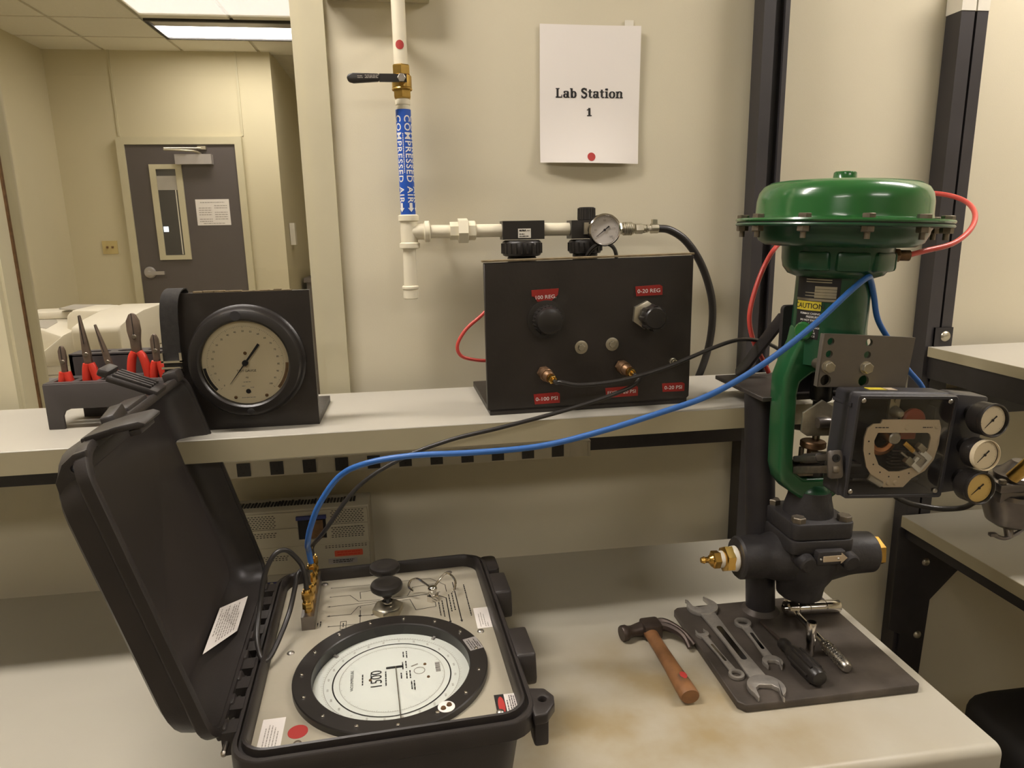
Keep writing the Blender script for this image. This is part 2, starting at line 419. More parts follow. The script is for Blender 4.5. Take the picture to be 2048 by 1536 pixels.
# ------------------------------------------------------------------ far room
DX0, DX1, DZ = -2.114, -1.310, 2.195
FY = 4.4
d = struct('door_1', MB().box((DX0, FY-.035, .01), (DX1, FY-.001, DZ), bev=.002), M_door)
mb = MB()
mb.box((DX0-.055, FY-.05, 0), (DX0, FY, DZ+.055)); mb.box((DX1, FY-.05, 0), (DX1+.052, FY, DZ+.055)); mb.box((DX0, FY-.05, DZ), (DX1, FY, DZ+.055))
obj('door_frame', mb, M_frame, d)
mb = MB(); gx0, gx1, gz0, gz1 = -1.955, -1.72, 1.33, 2.05
for a in (((gx0-.0, gz0), (gx0+.045, gz1)), ((gx1-.045, gz0), (gx1, gz1)), ((gx0+.045, gz0), (gx1-.045, gz0+.035)), ((gx0+.045, gz1-.035), (gx1-.045, gz1))):
    mb.box((a[0][0], FY-.05, a[0][1]), (a[1][0], FY-.034, a[1][1]), bev=.003)
lt = obj('vision_panel_frame', mb, M_frame, d)
obj('door_pane', MB().box((gx0+.04, FY-.039, gz0+.03), (gx1-.04, FY-.0355, gz1-.03)), M_doorglass, lt)
# what shows through the door pane: grey wall, dark racks and one lit screen
obj('pane_view_grey', MB().box((gx0+.045, FY-.0405, 1.86), (gx1-.045, FY-.0392, 1.965)), M_copiergray, lt, label='pale grey wall seen through the door pane')
obj('pane_view_edge', MB().box((gx1-.066, FY-.0405, 1.37), (gx1-.058, FY-.0392, 1.86)), M_cap, lt, label='white upright seen through the door pane')
obj('pane_view_screen', MB().box((gx0+.052, FY-.0405, 1.545), (gx0+.087, FY-.0392, 1.585), bev=.004), E_screen, lt, label='small lit screen seen through the door pane')
mb = MB(); k = (-2.045, FY-.035, 1.235)
mb.cyl(k, (k[0], k[1]-.02, k[2]), .046, .042, 24, bev=.004)
ds = obj('door_handle', mb, M_closer, d)
obj('lever', MB().cyl((k[0], k[1]-.02, k[2]), (k[0], k[1]-.06, k[2]), .014).box((k[0]-.015, k[1]-.07, k[2]-.016), (k[0]+.125, k[1]-.052, k[2]+.010), bev=.006), M_closer, ds)
cl = obj('door_closer', MB().box((-1.745, FY-.10, 2.045), (-1.480, FY-.035, 2.118), bev=.006), M_closer, d)
obj('closer_arm', MB().tube([(-1.56, FY-.07, 2.125), (-1.60, FY-.16, 2.135), (-1.785, FY-.20, 2.14)], .008, k=2).tube([(-1.785, FY-.20, 2.15), (-1.55, FY-.06, 2.165)], .008, k=1).box((-1.58, FY-.07, 2.155), (-1.52, FY-.03, 2.18)), M_nickel, cl)
n = one('door_notice', MB().box((-1.648, FY-.0372, 1.589), (-1.397, FY-.036, 1.787)), M_paper, 'white printed notice taped on the dark far door', 'notice', loc=(-1.522, FY-.037, 1.589))
Mn = frame((-1.5225, FY-.0378, 1.688), (1, 0, 0), (0, -1, 0))
rows = [(-.09, .09, .075)]+[(x, x+.095, .05-.017*i) for i in range(8) for x in (-.105, .012) if (i*7+int(x*100)) % 5] + [(-.08, .08, -.085)]
lines(Mn, rows, n, M_faint, h=.005)
n2 = thing('light_switch', 'yellowed double light switch plate beside the far door', 'light switch', (-2.30, FY, 1.385))
obj('switch_plate', MB().box((-2.382, FY-.008, 1.385), (-2.272, FY, 1.485), bev=.003), M_switch, n2)
for x in (-2.35, -2.312): obj('toggle', MB().box((x, FY-.022, 1.428), (x+.012, FY-.008, 1.444), bev=.002), M_bronze, n2)
f = thing('wall_picture', 'grey framed panel on the far left wall, cut by the left edge', 'picture', (-2.61, 3.3, 1.65))
obj('picture_board', MB().box((-2.605, 3.08, 1.66), (-2.59, 3.585, 1.955)), M_frameg, f)
mb = MB()
for a in (((3.06, 1.64), (3.605, 1.662)), ((3.06, 1.953), (3.605, 1.975)), ((3.06, 1.66), (3.08, 1.955)), ((3.583, 1.66), (3.605, 1.955))):
    mb.box((-2.61, a[0][0], a[0][1]), (-2.582, a[1][0], a[1][1]), bev=.003)
obj('picture_frame', mb, M_dark, f)
obj('divider', MB().box((-2.592, 3.08, 1.835), (-2.586, 3.585, 1.842)), M_cap, f)
one('wall_phone', MB().box((-.995, 4.62, 1.42), (-.955, 4.70, 1.60), bev=.01), M_cap, 'slim white wall unit on the recess wall behind the far corner', 'wall unit', loc=(-.975, 4.66, 1.42))
one('yellow_notice', MB().box((-.99, 5.885, 1.22), (-.70, 5.898, 1.62)), M_switch, 'faded yellow sheet on the recess wall seen at the right window edge', 'notice', loc=(-.85, 5.89, 1.22))
g = thing('filing_cabinet', 'grey cabinet in the recess behind the far wall corner', 'cabinet', (-.55, 5.3, 0))
obj('cabinet_body', MB().box((-.95, 5.0, 0), (-.25, 5.5, 1.08), bev=.02), M_frameg, g)
obj('cabinet_top', MB().box((-.97, 4.98, 1.08), (-.23, 5.52, 1.12), bev=.012), M_frameg, g)

# copier behind the window
CY = 1.55
c = thing('copier', 'large white office copier standing behind the window glass', 'copier', (-1.4, CY+.3, 0))
def P(o, poly, y0, y1, m, name, label=None, bev=.012):
    return obj(name, MB().prism([(x, z) for x, z in poly], frame((0, y0, 0), (1, 0, 0), (0, -1, 0)) @ Matrix.Translation((0, 0, y0-y1)), y1-y0, bev), m, o, label)
P(c, [(-2.0, .30), (-1.225, .30), (-1.225, 1.0), (-2.0, 1.0)], CY+.03, CY+.62, M_copier, 'copier_body')
mb = MB().prism([(CY, 1.003), (CY+.56, 1.003), (CY+.56, 1.192), (CY+.30, 1.188), (CY+.10, 1.168), (CY+.015, 1.150), (CY, 1.135)], frame((-1.418, 0, 0), (0, 1, 0), (1, 0, 0)), .196, bev=.012)
obj('front_housing', mb, M_copier, c)
P(c, [(-1.78, .985), (-1.416, .985), (-1.416, 1.135), (-1.45, 1.120), (-1.53, 1.060), (-1.60, 1.025), (-1.66, 1.015), (-1.78, 1.012)], CY+.012, CY+.50, M_copier, 'left_shoulder', bev=.010)
P(c, [(-1.58, 1.003), (-1.42, 1.003), (-1.42, 1.188), (-1.53, 1.192), (-1.56, 1.17)], CY+.30, CY+.56, M_copier, 'scanner_cover', bev=.012)
P(c, [(-2.0, 1.003), (-1.48, 1.003), (-1.50, 1.085), (-1.60, 1.126), (-2.0, 1.126)], CY+.16, CY+.60, M_copier, 'output_section', bev=.012)
obj('tray_recess', MB().prism([(-1.87, 2.02), (-1.595, 1.735), (-1.66, 1.98), (-1.72, 2.10), (-1.86, 2.10)], Matrix.Translation((0, 0, 1.1262)), .002), M_copiergray, c, 'grey output tray recess')
P(c, [(-1.90, 1.126), (-1.60, 1.126), (-1.62, 1.165), (-1.90, 1.16)], CY+.57, CY+.78, M_copier, 'rear_section', bev=.01)
obj('output_flap', MB().prism([(-1.70, 2.10), (-1.56, 2.00), (-1.50, 2.22), (-1.72, 2.30)], Matrix.Translation((0, 0, 1.175)), .006), M_copiergray, c)
obj('flap_stand', MB().box((-1.66, 2.15, 1.12), (-1.56, 2.25, 1.176)), M_copier, c)
for z in (.945, .86, .75): obj('drawer_seam', MB().box((-1.99, CY+.027, z), (-1.235, CY+.03, z+.005)), M_copiergray, c)
obj('base', MB().box((-1.98, CY+.06, 0), (-1.24, CY+.60, .30)), M_binblue, c)
b = thing('paper_bin', 'blue grey plastic tub at the foot of the window beside the copier', 'tub', (-1.25, 1.0, 0))
obj('tub_wall', MB().prism(rrect(.30, .26, .04), Matrix.Translation((-1.26, .95, 0)), 1.005, bev=.01), M_binblue, b)
obj('tub_lid', MB().prism(rrect(.32, .28, .04), Matrix.Translation((-1.26, .95, 1.005)), .022, bev=.008), M_binblue, b)

# ------------------------------------------------------------------ wall items
one('overhead_raceway', MB().box((-.142, -.042, 1.9625), (.060, -.001, 2.25), bev=.003), M_frame, 'tan metal box on the wall behind the vertical pipe, cut by the top edge', 'wall box', loc=(-.04, 0, 1.9625))
# lab station sign ---------------------------------------------------
sg = thing('lab_sign', 'white paper sign reading Lab Station 1 pinned on the wall', 'sign', (.394, -.002, 1.65))
def sheet_y(s_, t_): return -.003-.016*max(0, 1-t_*2.2)**2*(1-(2*s_-1)**2*.6)-.006*s_**4*max(t_, 0)**.5
mb = MB(); nx, nz = 16, 20; g = {}
for i in range(nx+1):
    for j in range(nz+1):
        s_, t_ = i/nx, j/nz
        x = (1-t_)*((1-s_)*.2845+s_*.5020)+t_*((1-s_)*.2872+s_*.5040)
        z = (1-t_)*((1-s_)*1.6507+s_*1.6465)+t_*((1-s_)*1.9278+s_*1.9258)
        y = sheet_y(s_, t_)
        g[i, j] = mb.b.verts.new((x, y, z))
for i in range(nx):
    for j in range(nz): mb.b.faces.new((g[i, j], g[i+1, j], g[i+1, j+1], g[i, j+1]))
ps_ = obj('paper_sheet', mb, M_paper, sg)
def sstroke(mb, pts, wf, M, k=6):
    P = crom([(x, y, 0) for x, y in pts], k); vs = []
    for i, p in enumerate(P):
        t = (P[min(i+1, len(P)-1)]-P[max(i-1, 0)]).normalized(); nn = V((-t.y, t.x, 0)); ww = wf(i/(len(P)-1), t)/2
        vs.append((mb.b.verts.new(M @ (p+nn*ww)), mb.b.verts.new(M @ (p-nn*ww))))
    for a, b_ in zip(vs, vs[1:]): mb.b.faces.new((a[0], a[1], b_[1], b_[0]))
def slab(mb, ch, M):
    def r(x0, x1, y0, y1): mb.quad([M @ V(p) for p in ((x0, y0, 0), (x1, y0, 0), (x1, y1, 0), (x0, y1, 0))])
    con = lambda t, d: .075+.10*abs(d.y)**1.5
    ring = lambda cx, cy, rx, ry: sstroke(mb, [(cx+rx*math.cos(2*math.pi*i/16), cy+ry*math.sin(2*math.pi*i/16)) for i in range(17)], con, M, 3)
    if ch == 'L': r(.09, .25, 0, .72); r(.02, .33, .645, .72); r(.02, .54, 0, .085); r(.48, .55, .0, .22); return .62
    if ch == 'a':
        r(.32, .47, .02, .38); r(.40, .53, 0, .075); ring(.22, .15, .13, .125)
        sstroke(mb, [(.10, .38), (.14, .46), (.25, .48), (.37, .45), (.39, .34)], con, M); r(.06, .15, .33, .42); return .56
    if ch == 'b': r(.06, .22, 0, .72); r(.0, .20, .645, .72); ring(.31, .25, .155, .225); return .60
    if ch == 'S':
        sstroke(mb, [(.44, .56), (.36, .67), (.25, .69), (.12, .63), (.11, .51), (.25, .40), (.42, .30), (.44, .15), (.33, .03), (.20, .03), (.08, .15)], lambda t, d: 0.09+.08*(1-abs(2*t-1)**2), M)
        r(.42, .48, .50, .72); r(.04, .10, .0, .22); return .56
    if ch == 't': r(.10, .26, .08, .64); r(.01, .37, .425, .50); sstroke(mb, [(.18, .12), (.22, .04), (.30, .035), (.38, .09)], lambda t, d: .08, M); return .42
    if ch == 'i': r(.08, .24, 0, .50); r(.02, .22, .425, .50); r(.01, .31, 0, .075); ring(.155, .65, .04, .04); return .34
    if ch == 'o': ring(.27, .25, .185, .225); return .56
    if ch == 'n':
        r(.06, .22, 0, .50); r(.0, .20, .425, .50); r(.0, .28, 0, .075); r(.38, .54, 0, .36); r(.33, .60, 0, .075)
        sstroke(mb, [(.18, .38), (.26, .465), (.38, .475), (.46, .40), (.46, .32)], con, M); return .62
    if ch == '1': r(.15, .33, 0, .63); r(.05, .43, 0, .085); sstroke(mb, [(.04, .47), (.12, .50), (.24, .61)], lambda t, d: .07, M); return .48
    return .30
def slabtext(s, em, M, parent):
    ws = [slab(MB(), c_, Matrix()) for c_ in s]; x = -sum(ws)/2; mb = MB()
    for c_, a in zip(s, ws):
        slab(mb, c_, M @ Matrix.Diagonal((em, em, em, 1)) @ Matrix.Translation((x, 0, 0))); x += a
    for v_ in mb.b.verts: v_.co.y = sheet_y((v_.co.x-.2858)/.2172, (v_.co.z-1.6486)/.2785)-.0005
    return obj('lettering', mb, M_ink, parent, smooth=False)
Ms = frame((.3935, -.0085, 1.783), (1, 0, -.006), (0, -1, 0)); slabtext('Lab Station', .0266, Ms, sg)
Ms = frame((.3935, -.0085, 1.746), (1, 0, 0), (0, -1, 0)); slabtext('1', .0266, Ms, sg)
mb = MB(); rr_ = [[mb.b.verts.new((.3955+.0022*q*math.cos(2*math.pi*i/28), 0, 1.6615+.0022*q*math.sin(2*math.pi*i/28))) for i in range(28)] for q in range(1, 5)]
for A_, B_ in zip(rr_, rr_[1:]):
    for i in range(28): mb.b.faces.new((A_[i], B_[i], B_[(i+1) % 28], A_[(i+1) % 28]))
mb.b.faces.new(rr_[0])
for v_ in mb.b.verts: v_.co.y = sheet_y((v_.co.x-.2858)/.2172, (v_.co.z-1.6486)/.2785)-.0006
obj('red_dot_sticker', mb, M_reddot, sg)
obj('tape_tab', MB().box((.470, -.0026, 1.926), (.489, -.0018, 1.938)), M_cap, sg)

# compressed air drop ------------------------------------------------
PX, PY = -.0025, -.06
pd = thing('compressed_air_drop', 'cream painted compressed air pipe with valve, filter and dial running along the wall', 'air pipe', (PX, 0, 1.37))
for z0, z1 in ((2.4, 1.81), (1.79, 1.53)): obj('vertical_pipe', MB().cyl((PX, PY, z0), (PX, PY, z1), .0135, n=24), M_pvc, pd)
def onpipe(ang, z, r):  # ang 0 = facing the camera side (-y), + = to the right
    return V((PX+r*math.sin(ang), PY-r*math.cos(ang), z))
def dot_fn(z0, r): return lambda c_: onpipe(c_.x/r, z0+c_.y, r)
def wrapmesh(name, poly_grid, fn, m, parent):
    mb = MB(); (x0, x1, y0, y1, nx_, ny_) = poly_grid; gg = {}
    for i in range(nx_+1):
        for j in range(ny_+1): gg[i, j] = mb.b.verts.new(fn(V((x0+(x1-x0)*i/nx_, y0+(y1-y0)*j/ny_, 0))))
    for i in range(nx_):
        for j in range(ny_): mb.b.faces.new((gg[i, j], gg[i+1, j], gg[i+1, j+1], gg[i, j+1]))
    return obj(name, mb, m, parent)
mb = MB(); rr_ = []
for q in range(1, 6): rr_.append([mb.b.verts.new(onpipe(-.03+.0017*q*math.cos(t)/.0138, 1.8665+.0017*q*math.sin(t), .0140)) for t in [2*math.pi*i/24 for i in range(24)]])
cc = mb.b.verts.new(onpipe(-.03, 1.8665, .0140))
for i in range(24):
    mb.b.faces.new((cc, rr_[0][i], rr_[0][(i+1) % 24]))
    for A_, B_ in zip(rr_, rr_[1:]): mb.b.faces.new((A_[i], B_[i], B_[(i+1) % 24], A_[(i+1) % 24]))
obj('red_dot_sticker', mb, M_reddot, pd)
vv = obj('ball_valve', MB().cyl((PX, PY, 1.832), (PX, PY, 1.770), .0135).hexa((PX, PY, 1.814), (0, 0, 1), .0185, .018, R(30)).hexa((PX, PY, 1.787), (0, 0, -1), .0185, .018, R(30)).cyl((PX, PY, 1.815), (PX, PY, 1.786), .0195, n=24, bev=.004).lathe([(.0195, 1.789), (.0205, 1.787), (.0195, 1.785)], Matrix.Translation((PX, PY, 0)), 24)
         .cyl((PX, PY, 1.8015), (PX, PY-.034, 1.8015), .0085, n=16), M_brass, pd)
mb = MB().box((-.045, PY-.0355, 1.794), (PX+.010, PY-.033, 1.809), bev=.001).prism([(-.045, -.007), (-.045, .0075), (-.094, .0085), (-.1035, .006), (-.107, 0), (-.1035, -.008), (-.094, -.0105)], frame((0, PY-.029, 1.8015), (1, 0, 0), (0, -1, 0)), .009, bev=.003)
hd = obj('valve_handle', mb, M_blkplas, vv, 'black sleeved lever pointing left')
obj('handle_nut', MB().hexa((PX, PY-.0355, 1.8015), (0, -1, 0), .008, .006), M_steel, vv)
text('SERIES', .0035, frame((-.060, PY-.0384, 1.8040), (1, 0, 0), (0, -1, 0)), pd, M_faint, sx=1.2) if False else lines(frame((-.058, PY-.0384, 1.802), (1, 0, 0), (0, -1, 0)), [(-.014, .012, .0035), (-.012, .010, .001), (-.014, .012, -.001), (-.028, -.018, .002), (-.028, -.018, -.001)], pd, M_faint, h=.0014)
obj('lower_coupling', MB().cyl((PX, PY, 1.768), (PX, PY, 1.757), .0148, n=24, bev=.001), M_pvc, pd)
SL, ZB, ZT = .0152, 1.544, 1.7485
sl = obj('blue_pipe_label', MB().lathe([(SL-.001, ZB), (SL, ZB), (SL, ZT), (SL-.001, ZT)], Matrix.Translation((PX, PY, 0)), 40), M_bluelab, pd, 'blue wrap label reading COMPRESSED AIR')
for a in (-.86, .42, 1.35):
    fn = lambda c_, a=a: onpipe(a+c_.y/SL, 1.653-c_.x, SL+.0003)
    text('COMPRESSED AIR', .0175, None, sl, M_white, bold=.014, sx=1.10, fn=fn, space=1.14)
    mb = MB(); pts = [(-.010, -.003), (0, -.003), (0, -.0065), (.008, 0), (0, .0065), (0, .003), (-.010, .003)]
    mb.b.faces.new([mb.b.verts.new(onpipe(a+y/SL, 1.558-x, SL+.0012)) for x, y in pts])
    obj('arrow_print', mb, M_white, sl, smooth=False)
fn = lambda c_: onpipe(-.20+c_.y/SL, 1.665-c_.x, SL+.0003)
mb = MB()
for i in range(22):
    x = -.038+.0035*i; mb.b.faces.new([mb.b.verts.new(fn(V(p))) for p in ((x, -.0008, 0), (x+.0025, -.0008, 0), (x+.0025, .0008, 0), (x, .0008, 0))])
obj('printed_lines', mb, M_white, sl, smooth=False)
HZ = 1.5105
tee = MB().cyl((PX, PY, 1.540), (PX, PY, 1.480), .0175, n=28).lathe([(.0175, 1.545), (.021, 1.543), (.021, 1.533), (.0175, 1.531)], Matrix.Translation((PX, PY, 0)), 28).lathe([(.0175, 1.489), (.021, 1.487), (.021, 1.478), (.0135, 1.475)], Matrix.Translation((PX, PY, 0)), 28)
tee.cyl((PX, PY, HZ), (.036, PY, HZ), .0165, n=24).lathe([(.0165, 0), (.0215, .002), (.0215, .011), (.0165, .013)], zframe((.028, PY, HZ), (1, 0, 0)), 28)
obj('pipe_tee', tee, M_pvc, pd)
obj('drip_leg', MB().cyl((PX-.001, PY, 1.482), (PX-.003, PY, 1.392), .0135, n=24), M_pvc, pd)
obj('pipe_cap', MB().cyl((PX-.003, PY, 1.400), (PX-.003, PY, 1.392), .0175, n=24, bev=.002).cyl((PX-.003, PY, 1.393), (PX-.003, PY, 1.372), .0155, n=24, bev=.002), M_pvc, pd)
for x0, x1 in ((.034, .088), (.13, .195), (.27, .336)): obj('horizontal_pipe', MB().cyl((x0, PY, HZ-.0005), (x1, PY, HZ-.001), .0135, n=24), M_pvc, pd)
obj('pipe_union', MB().hexa((.082, PY, HZ), (1, 0, 0), .0185, .02, R(30)).hexa((.099, PY, HZ), (1, 0, 0), .027, .021, R(10), .05).hexa((.119, PY, HZ), (1, 0, 0), .020, .017, R(30)), M_pvc, pd)
fl = obj('filter_body', MB().box((.190, PY-.024, HZ-.020), (.278, PY+.024, HZ+.018), bev=.004), M_blkplas, pd)
obj('maker_plate', MB().box((.222, PY-.0248, HZ-.017), (.249, PY-.0239, HZ+.002)), M_cap, fl)
lines(frame((.2355, PY-.0252, HZ-.007), (1, 0, 0), (0, -1, 0)), [(-.011, .003, .006), (-.011, .004, .0045), (.006, .011, .005), (-.011, .0, -.002), (-.011, .009, -.0065)], fl, M_ink, h=.0016)
mb = MB().lathe([(.036, 0), (.040, .002), (.042, .006), (.042, .026), (.040, .031), (.036, .033), (0, .033)], frame((.233, PY, HZ-.022), (1, 0, 0), (0, 0, -1)), 32)
for k in range(22):
    a = 2*math.pi*k/22; mb.cyl((.233+.042*math.cos(a), PY+.042*math.sin(a), HZ-.028), (.233+.042*math.cos(a), PY+.042*math.sin(a), HZ-.049), .0022, n=6)
mb.cyl((.233, PY, HZ-.054), (.233, PY, HZ-.15), .031, .028, 24, bev=.004)
obj('filter_bowl', mb, M_blkplas, pd)
rg = obj('air_regulator', MB().box((.336, PY-.024, HZ-.021), (.412, PY+.024, HZ+.017), bev=.004), M_blkplas, pd)
mb = MB().cyl((.374, PY, HZ+.016), (.374, PY, HZ+.044), .0185, .0175, 28, bev=.002)
for k in range(20):
    a = 2*math.pi*k/20; mb.cyl((.374+.0183*math.cos(a), PY+.0183*math.sin(a), HZ+.018), (.374+.0178*math.cos(a), PY+.0178*math.sin(a), HZ+.042), .0012, n=6)
obj('adjusting_knob', mb, M_blkplas, rg)
mb = MB().lathe([(.030, 0), (.034, .002), (.0355, .006), (.0355, .024), (.033, .029), (0, .03)], frame((.371, PY, HZ-.023), (1, 0, 0), (0, 0, -1)), 30)
for k in range(20):
    a = 2*math.pi*k/20; mb.cyl((.371+.0355*math.cos(a), PY+.0355*math.sin(a), HZ-.029), (.371+.0355*math.cos(a), PY+.0355*math.sin(a), HZ-.047), .002, n=6)
mb.cyl((.371, PY, HZ-.05), (.371, PY, HZ-.15), .027, .024, 24, bev=.004)
obj('regulator_bowl', mb, M_blkplas, rg)
obj('gauge_bracket', MB().box((.362, PY-.03, HZ-.012), (.385, PY-.023, HZ+.012)), M_nickel, rg)

def dial_gauge(parent, c_, nrm, r, depth, m_case, m_dial, m_rim, needle, name='pressure_gauge', upv=(0, 0, 1), rimw=.12, numbers=0, lab=None, span=135):
    """round gauge: case, rim, dial, needle, glass. c_ = centre of the front face"""
    n_ = V(nrm).normalized(); x = V(upv).cross(n_).normalized(); M = frame(c_, x, n_)
    g_ = obj(name, MB().lathe([(0, -depth), (r*.9, -depth), (r, -depth*.85), (r, -.004), (r*(1-rimw), -.001)], M, 36), m_case, parent, lab)
    obj('bezel', MB().lathe([(r*1.0, -.006), (r*1.03, -.004), (r*1.02, .001), (r*(1-rimw*.5), .002), (r*(1-rimw), -.002)], M, 36), m_rim, g_)
    obj('dial', MB().disc(M @ Matrix.Translation((0, 0, -.0035)), r*(1-rimw*.9), 36), m_dial, g_)
    mb = MB(); T = M @ Matrix.Translation((0, 0, -.0030)); rd = r*(1-rimw)
    nt_ = 41
    for i in range(nt_):
        a = R(90+span-2*span*i/(nt_-1)); big = i % 5 == 0
        mb.quad([T @ V((q*math.cos(a)-w_*math.sin(a), q*math.sin(a)+w_*math.cos(a), 0)) for q, w_ in ((rd*.93, -.006*r), (rd*.93, .006*r), (rd*(.80 if big else .87), .006*r), (rd*(.80 if big else .87), -.006*r))])
    obj('graduations', mb, M_ink, g_, smooth=False)
    a = R(needle); T = M @ Matrix.Translation((0, 0, -.0026)) @ Matrix.Rotation(a, 4, 'Z')
    obj('needle', MB().prism([(-.42*rd, -.055*rd), (-.1*rd, -.03*rd), (.1*rd, -.03*rd), (.75*rd, -.012*rd), (.75*rd, .012*rd), (.1*rd, .03*rd), (-.1*rd, .03*rd), (-.42*rd, .055*rd)], T, .0006).cyl(T @ V((0, 0, 0)), T @ V((0, 0, .0012)), .09*rd, n=12), M_ink, g_)
    return g_, M, rd
gp, GM, rd = dial_gauge(pd, (.396, PY-.068, 1.5065), (-.05, -1, -.02), .0325, .026, M_chrome, M_dials, M_chrome, 218, name='pressure_gauge', rimw=.11, lab='chrome rimmed dial gauge')
for k, (t_, a_) in enumerate((('0', 225), ('40', 180), ('80', 90), ('120', 8), ('160', -45))):
    text(t_, .0055, GM @ Matrix.Translation((rd*.66*math.cos(R(a_)), rd*.66*math.sin(R(a_)), -.0028)), gp, M_faint)
obj('gauge_stem', MB().cyl((.396, PY-.044, 1.5065), (.392, PY-.02, 1.506), .007), M_nickel, pd)
mb = MB().cyl((.41, PY, HZ-.002), (.45, PY, HZ-.0025), .010).hexa((.436, PY, HZ-.0025), (1, 0, 0), .0135, .015).cyl((.449, PY, HZ-.0025), (.455, PY, HZ-.0025), .009)
for k in range(6): mb.cyl((.455+.004*k, PY, HZ-.0025), (.4585+.004*k, PY, HZ-.0025), .0145 if k not in (5,) else .012, n=24, bev=.001)
obj('quick_coupler', mb, M_nickel, pd)
obj('hose_plug', MB().hexa((.482, PY, HZ-.003), (1, 0, 0), .0115, .017, R(15)).cyl((.499, PY, HZ-.003), (.504, PY, HZ-.003), .0095).cyl((.507, PY, HZ-.003), (.511, PY, HZ-.003), .0085), M_nickel, pd)
obj('plug_nipple', MB().cyl((.502, PY, HZ-.003), (.53, PY, HZ-.003), .0055), M_cap, pd)
obj('hose_clamp', MB().cyl((.517, PY, HZ-.003), (.533, PY, HZ-.003), .0105, n=20).box((.520, PY-.006, HZ+.006), (.530, PY+.006, HZ+.016), bev=.002), M_nickel, pd)
obj('rubber_hose', MB().tube([(.522, -.06, 1.5075), (.536, -.06, 1.507), (.561, -.06, 1.503), (.596, -.06, 1.481), (.631, -.058, 1.437), (.657, -.055, 1.381), (.671, -.05, 1.324), (.67, -.045, 1.254), (.658, -.035, 1.188), (.633, -.03, 1.123), (.61, -.028, 1.06)], .0085, n=12), M_blkhose, pd, 'black rubber hose bending down behind the shelf')
obj('thin_hose', MB().tube([(.372, -.075, 1.43), (.366, -.095, 1.452), (.378, -.112, 1.473), (.398, -.118, 1.479), (.418, -.11, 1.472), (.432, -.09, 1.452), (.436, -.07, 1.42)], .0042, n=8), M_blkhose, pd)
for z in (1.90,): obj('pipe_clip', MB().box((PX-.010, PY+.010, z-.006), (PX+.010, -.0005, z+.006)), M_pvc, pd)
obj('pipe_clip', MB().box((.06, PY+.010, HZ-.006), (.070, -.0005, HZ+.006)), M_pvc, pd)

# ------------------------------------------------------------------ bench furniture
DK = .76; SHZ = 1.174
def upright(parent, x, w1, gap, w2, top, name='upright', cap=False, y0=-.05):
    mb = MB()
    mb.box((x, y0, 0), (x+w1, -.004, top), bev=.0015, seg=1)
    mb.box((x+w1, y0+.022, 0), (x+w1+gap, -.004, top))
    mb.box((x+w1+gap, y0, 0), (x+w1+gap+w2, -.004, top), bev=.0015, seg=1)
    u = obj(name, mb, M_upright, parent)
    if cap:
        mb = MB().box((x-.001, y0-.001, top-.008), (x+w1+.001, -.003, top+.06), bev=.003).box((x+w1+gap-.001, y0-.001, top-.008), (x+w1+gap+w2+.001, -.003, top+.06), bev=.003)
        obj('end_cap', mb, M_cap, u)
    return u
wb = thing('workbench', 'long laminate workbench in front, with the open black case on it', 'workbench', (-.5, -.4, 0))
def worktop(x0, x1, y0, y1, top, th, m, rad=.014, crn=.018):
    """post-formed top: rounded front edge along x at y0"""
    pr = [(y1, top-th), (y1, top)]
    for i in range(7):
        a = R(90+90*i/6); pr.append((y0+rad+rad*math.cos(a), top-rad+rad*math.sin(a)))
    pr += [(y0, top-th+.004), (y0+.004, top-th)]
    mb = MB().prism([(y, z) for y, z in pr][::-1], frame((x0, 0, 0), (0, 1, 0), (1, 0, 0)), x1-x0, bev=.006, seg=3)
    return mb
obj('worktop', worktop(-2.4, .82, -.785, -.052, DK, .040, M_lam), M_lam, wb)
upright(wb, .757, .026, .022, .010, 2.05)
upright(wb, -1.86, .026, .022, .010, 2.05)
mb = MB()
for x in (.757, -1.86, -.55):
    mb.box((x, -.74, .655), (x+.03, -.05, .718), bev=.002); mb.box((x, -.72, 0), (x+.03, -.68, .66), bev=.002)
    mb.box((x-.01, -.76, 0), (x+.04, -.05, .03), bev=.003)
obj('bench_frame', mb, M_steel_blk, wb)
sh = thing('shelf', 'pale laminate shelf above the bench carrying the two black panels', 'shelf', (-.5, -.2, SHZ-.045))
SZ = .0415
poly = [(-2.4, -.395), (.812, -.344), (.812, -.054), (-2.4, -.054)]
obj('shelf_board', MB().prism(poly, Matrix.Translation((0, 0, SHZ-SZ)), SZ, bev=.0015, seg=1), M_shelf, sh)
mb = MB(); a, b_ = V((-2.4, -.3955, 0)), V((.812, -.3445, 0)); dd = V((.0, -.0012, 0))
mb.b.faces.new([mb.b.verts.new(p) for p in (a+dd+V((0, 0, SHZ-SZ+.001)), b_+dd+V((0, 0, SHZ-SZ+.001)), b_+dd+V((0, 0, SHZ-.0015)), a+dd+V((0, 0, SHZ-.0015)))])
obj('edge_band', mb, M_edge, sh)
mb = MB()
for x in (.762, -1.855):
    mb.prism([(-.345, SHZ-SZ), (-.345, SHZ-SZ-.02), (-.054, SHZ-SZ-.075), (-.054, SHZ-SZ)], frame((x, 0, 0), (0, 1, 0), (1, 0, 0)), .03, bev=.001)
obj('shelf_bracket', mb, M_steel_blk, sh)
rail = one('crossbar', MB().box((-1.81, -.050, 1.0085), (.757, -.012, 1.0405), bev=.003), M_steel_blk, 'long black crossbar bolted between the uprights under the shelf', 'crossbar', loc=(-.5, -.03, 1.0085))
ps = thing('power_strip', 'long beige power strip with a row of black outlets under the shelf', 'power strip', (-.05, -.07, 1.0055))
obj('strip_housing', MB().box((-.545, -.088, 1.0085), (.378, -.050, 1.0430), bev=.002), M_strip, ps)
obj('top_lip', MB().box((-.545, -.0905, 1.0425), (.378, -.050, 1.0455), bev=.001), M_strip, ps)
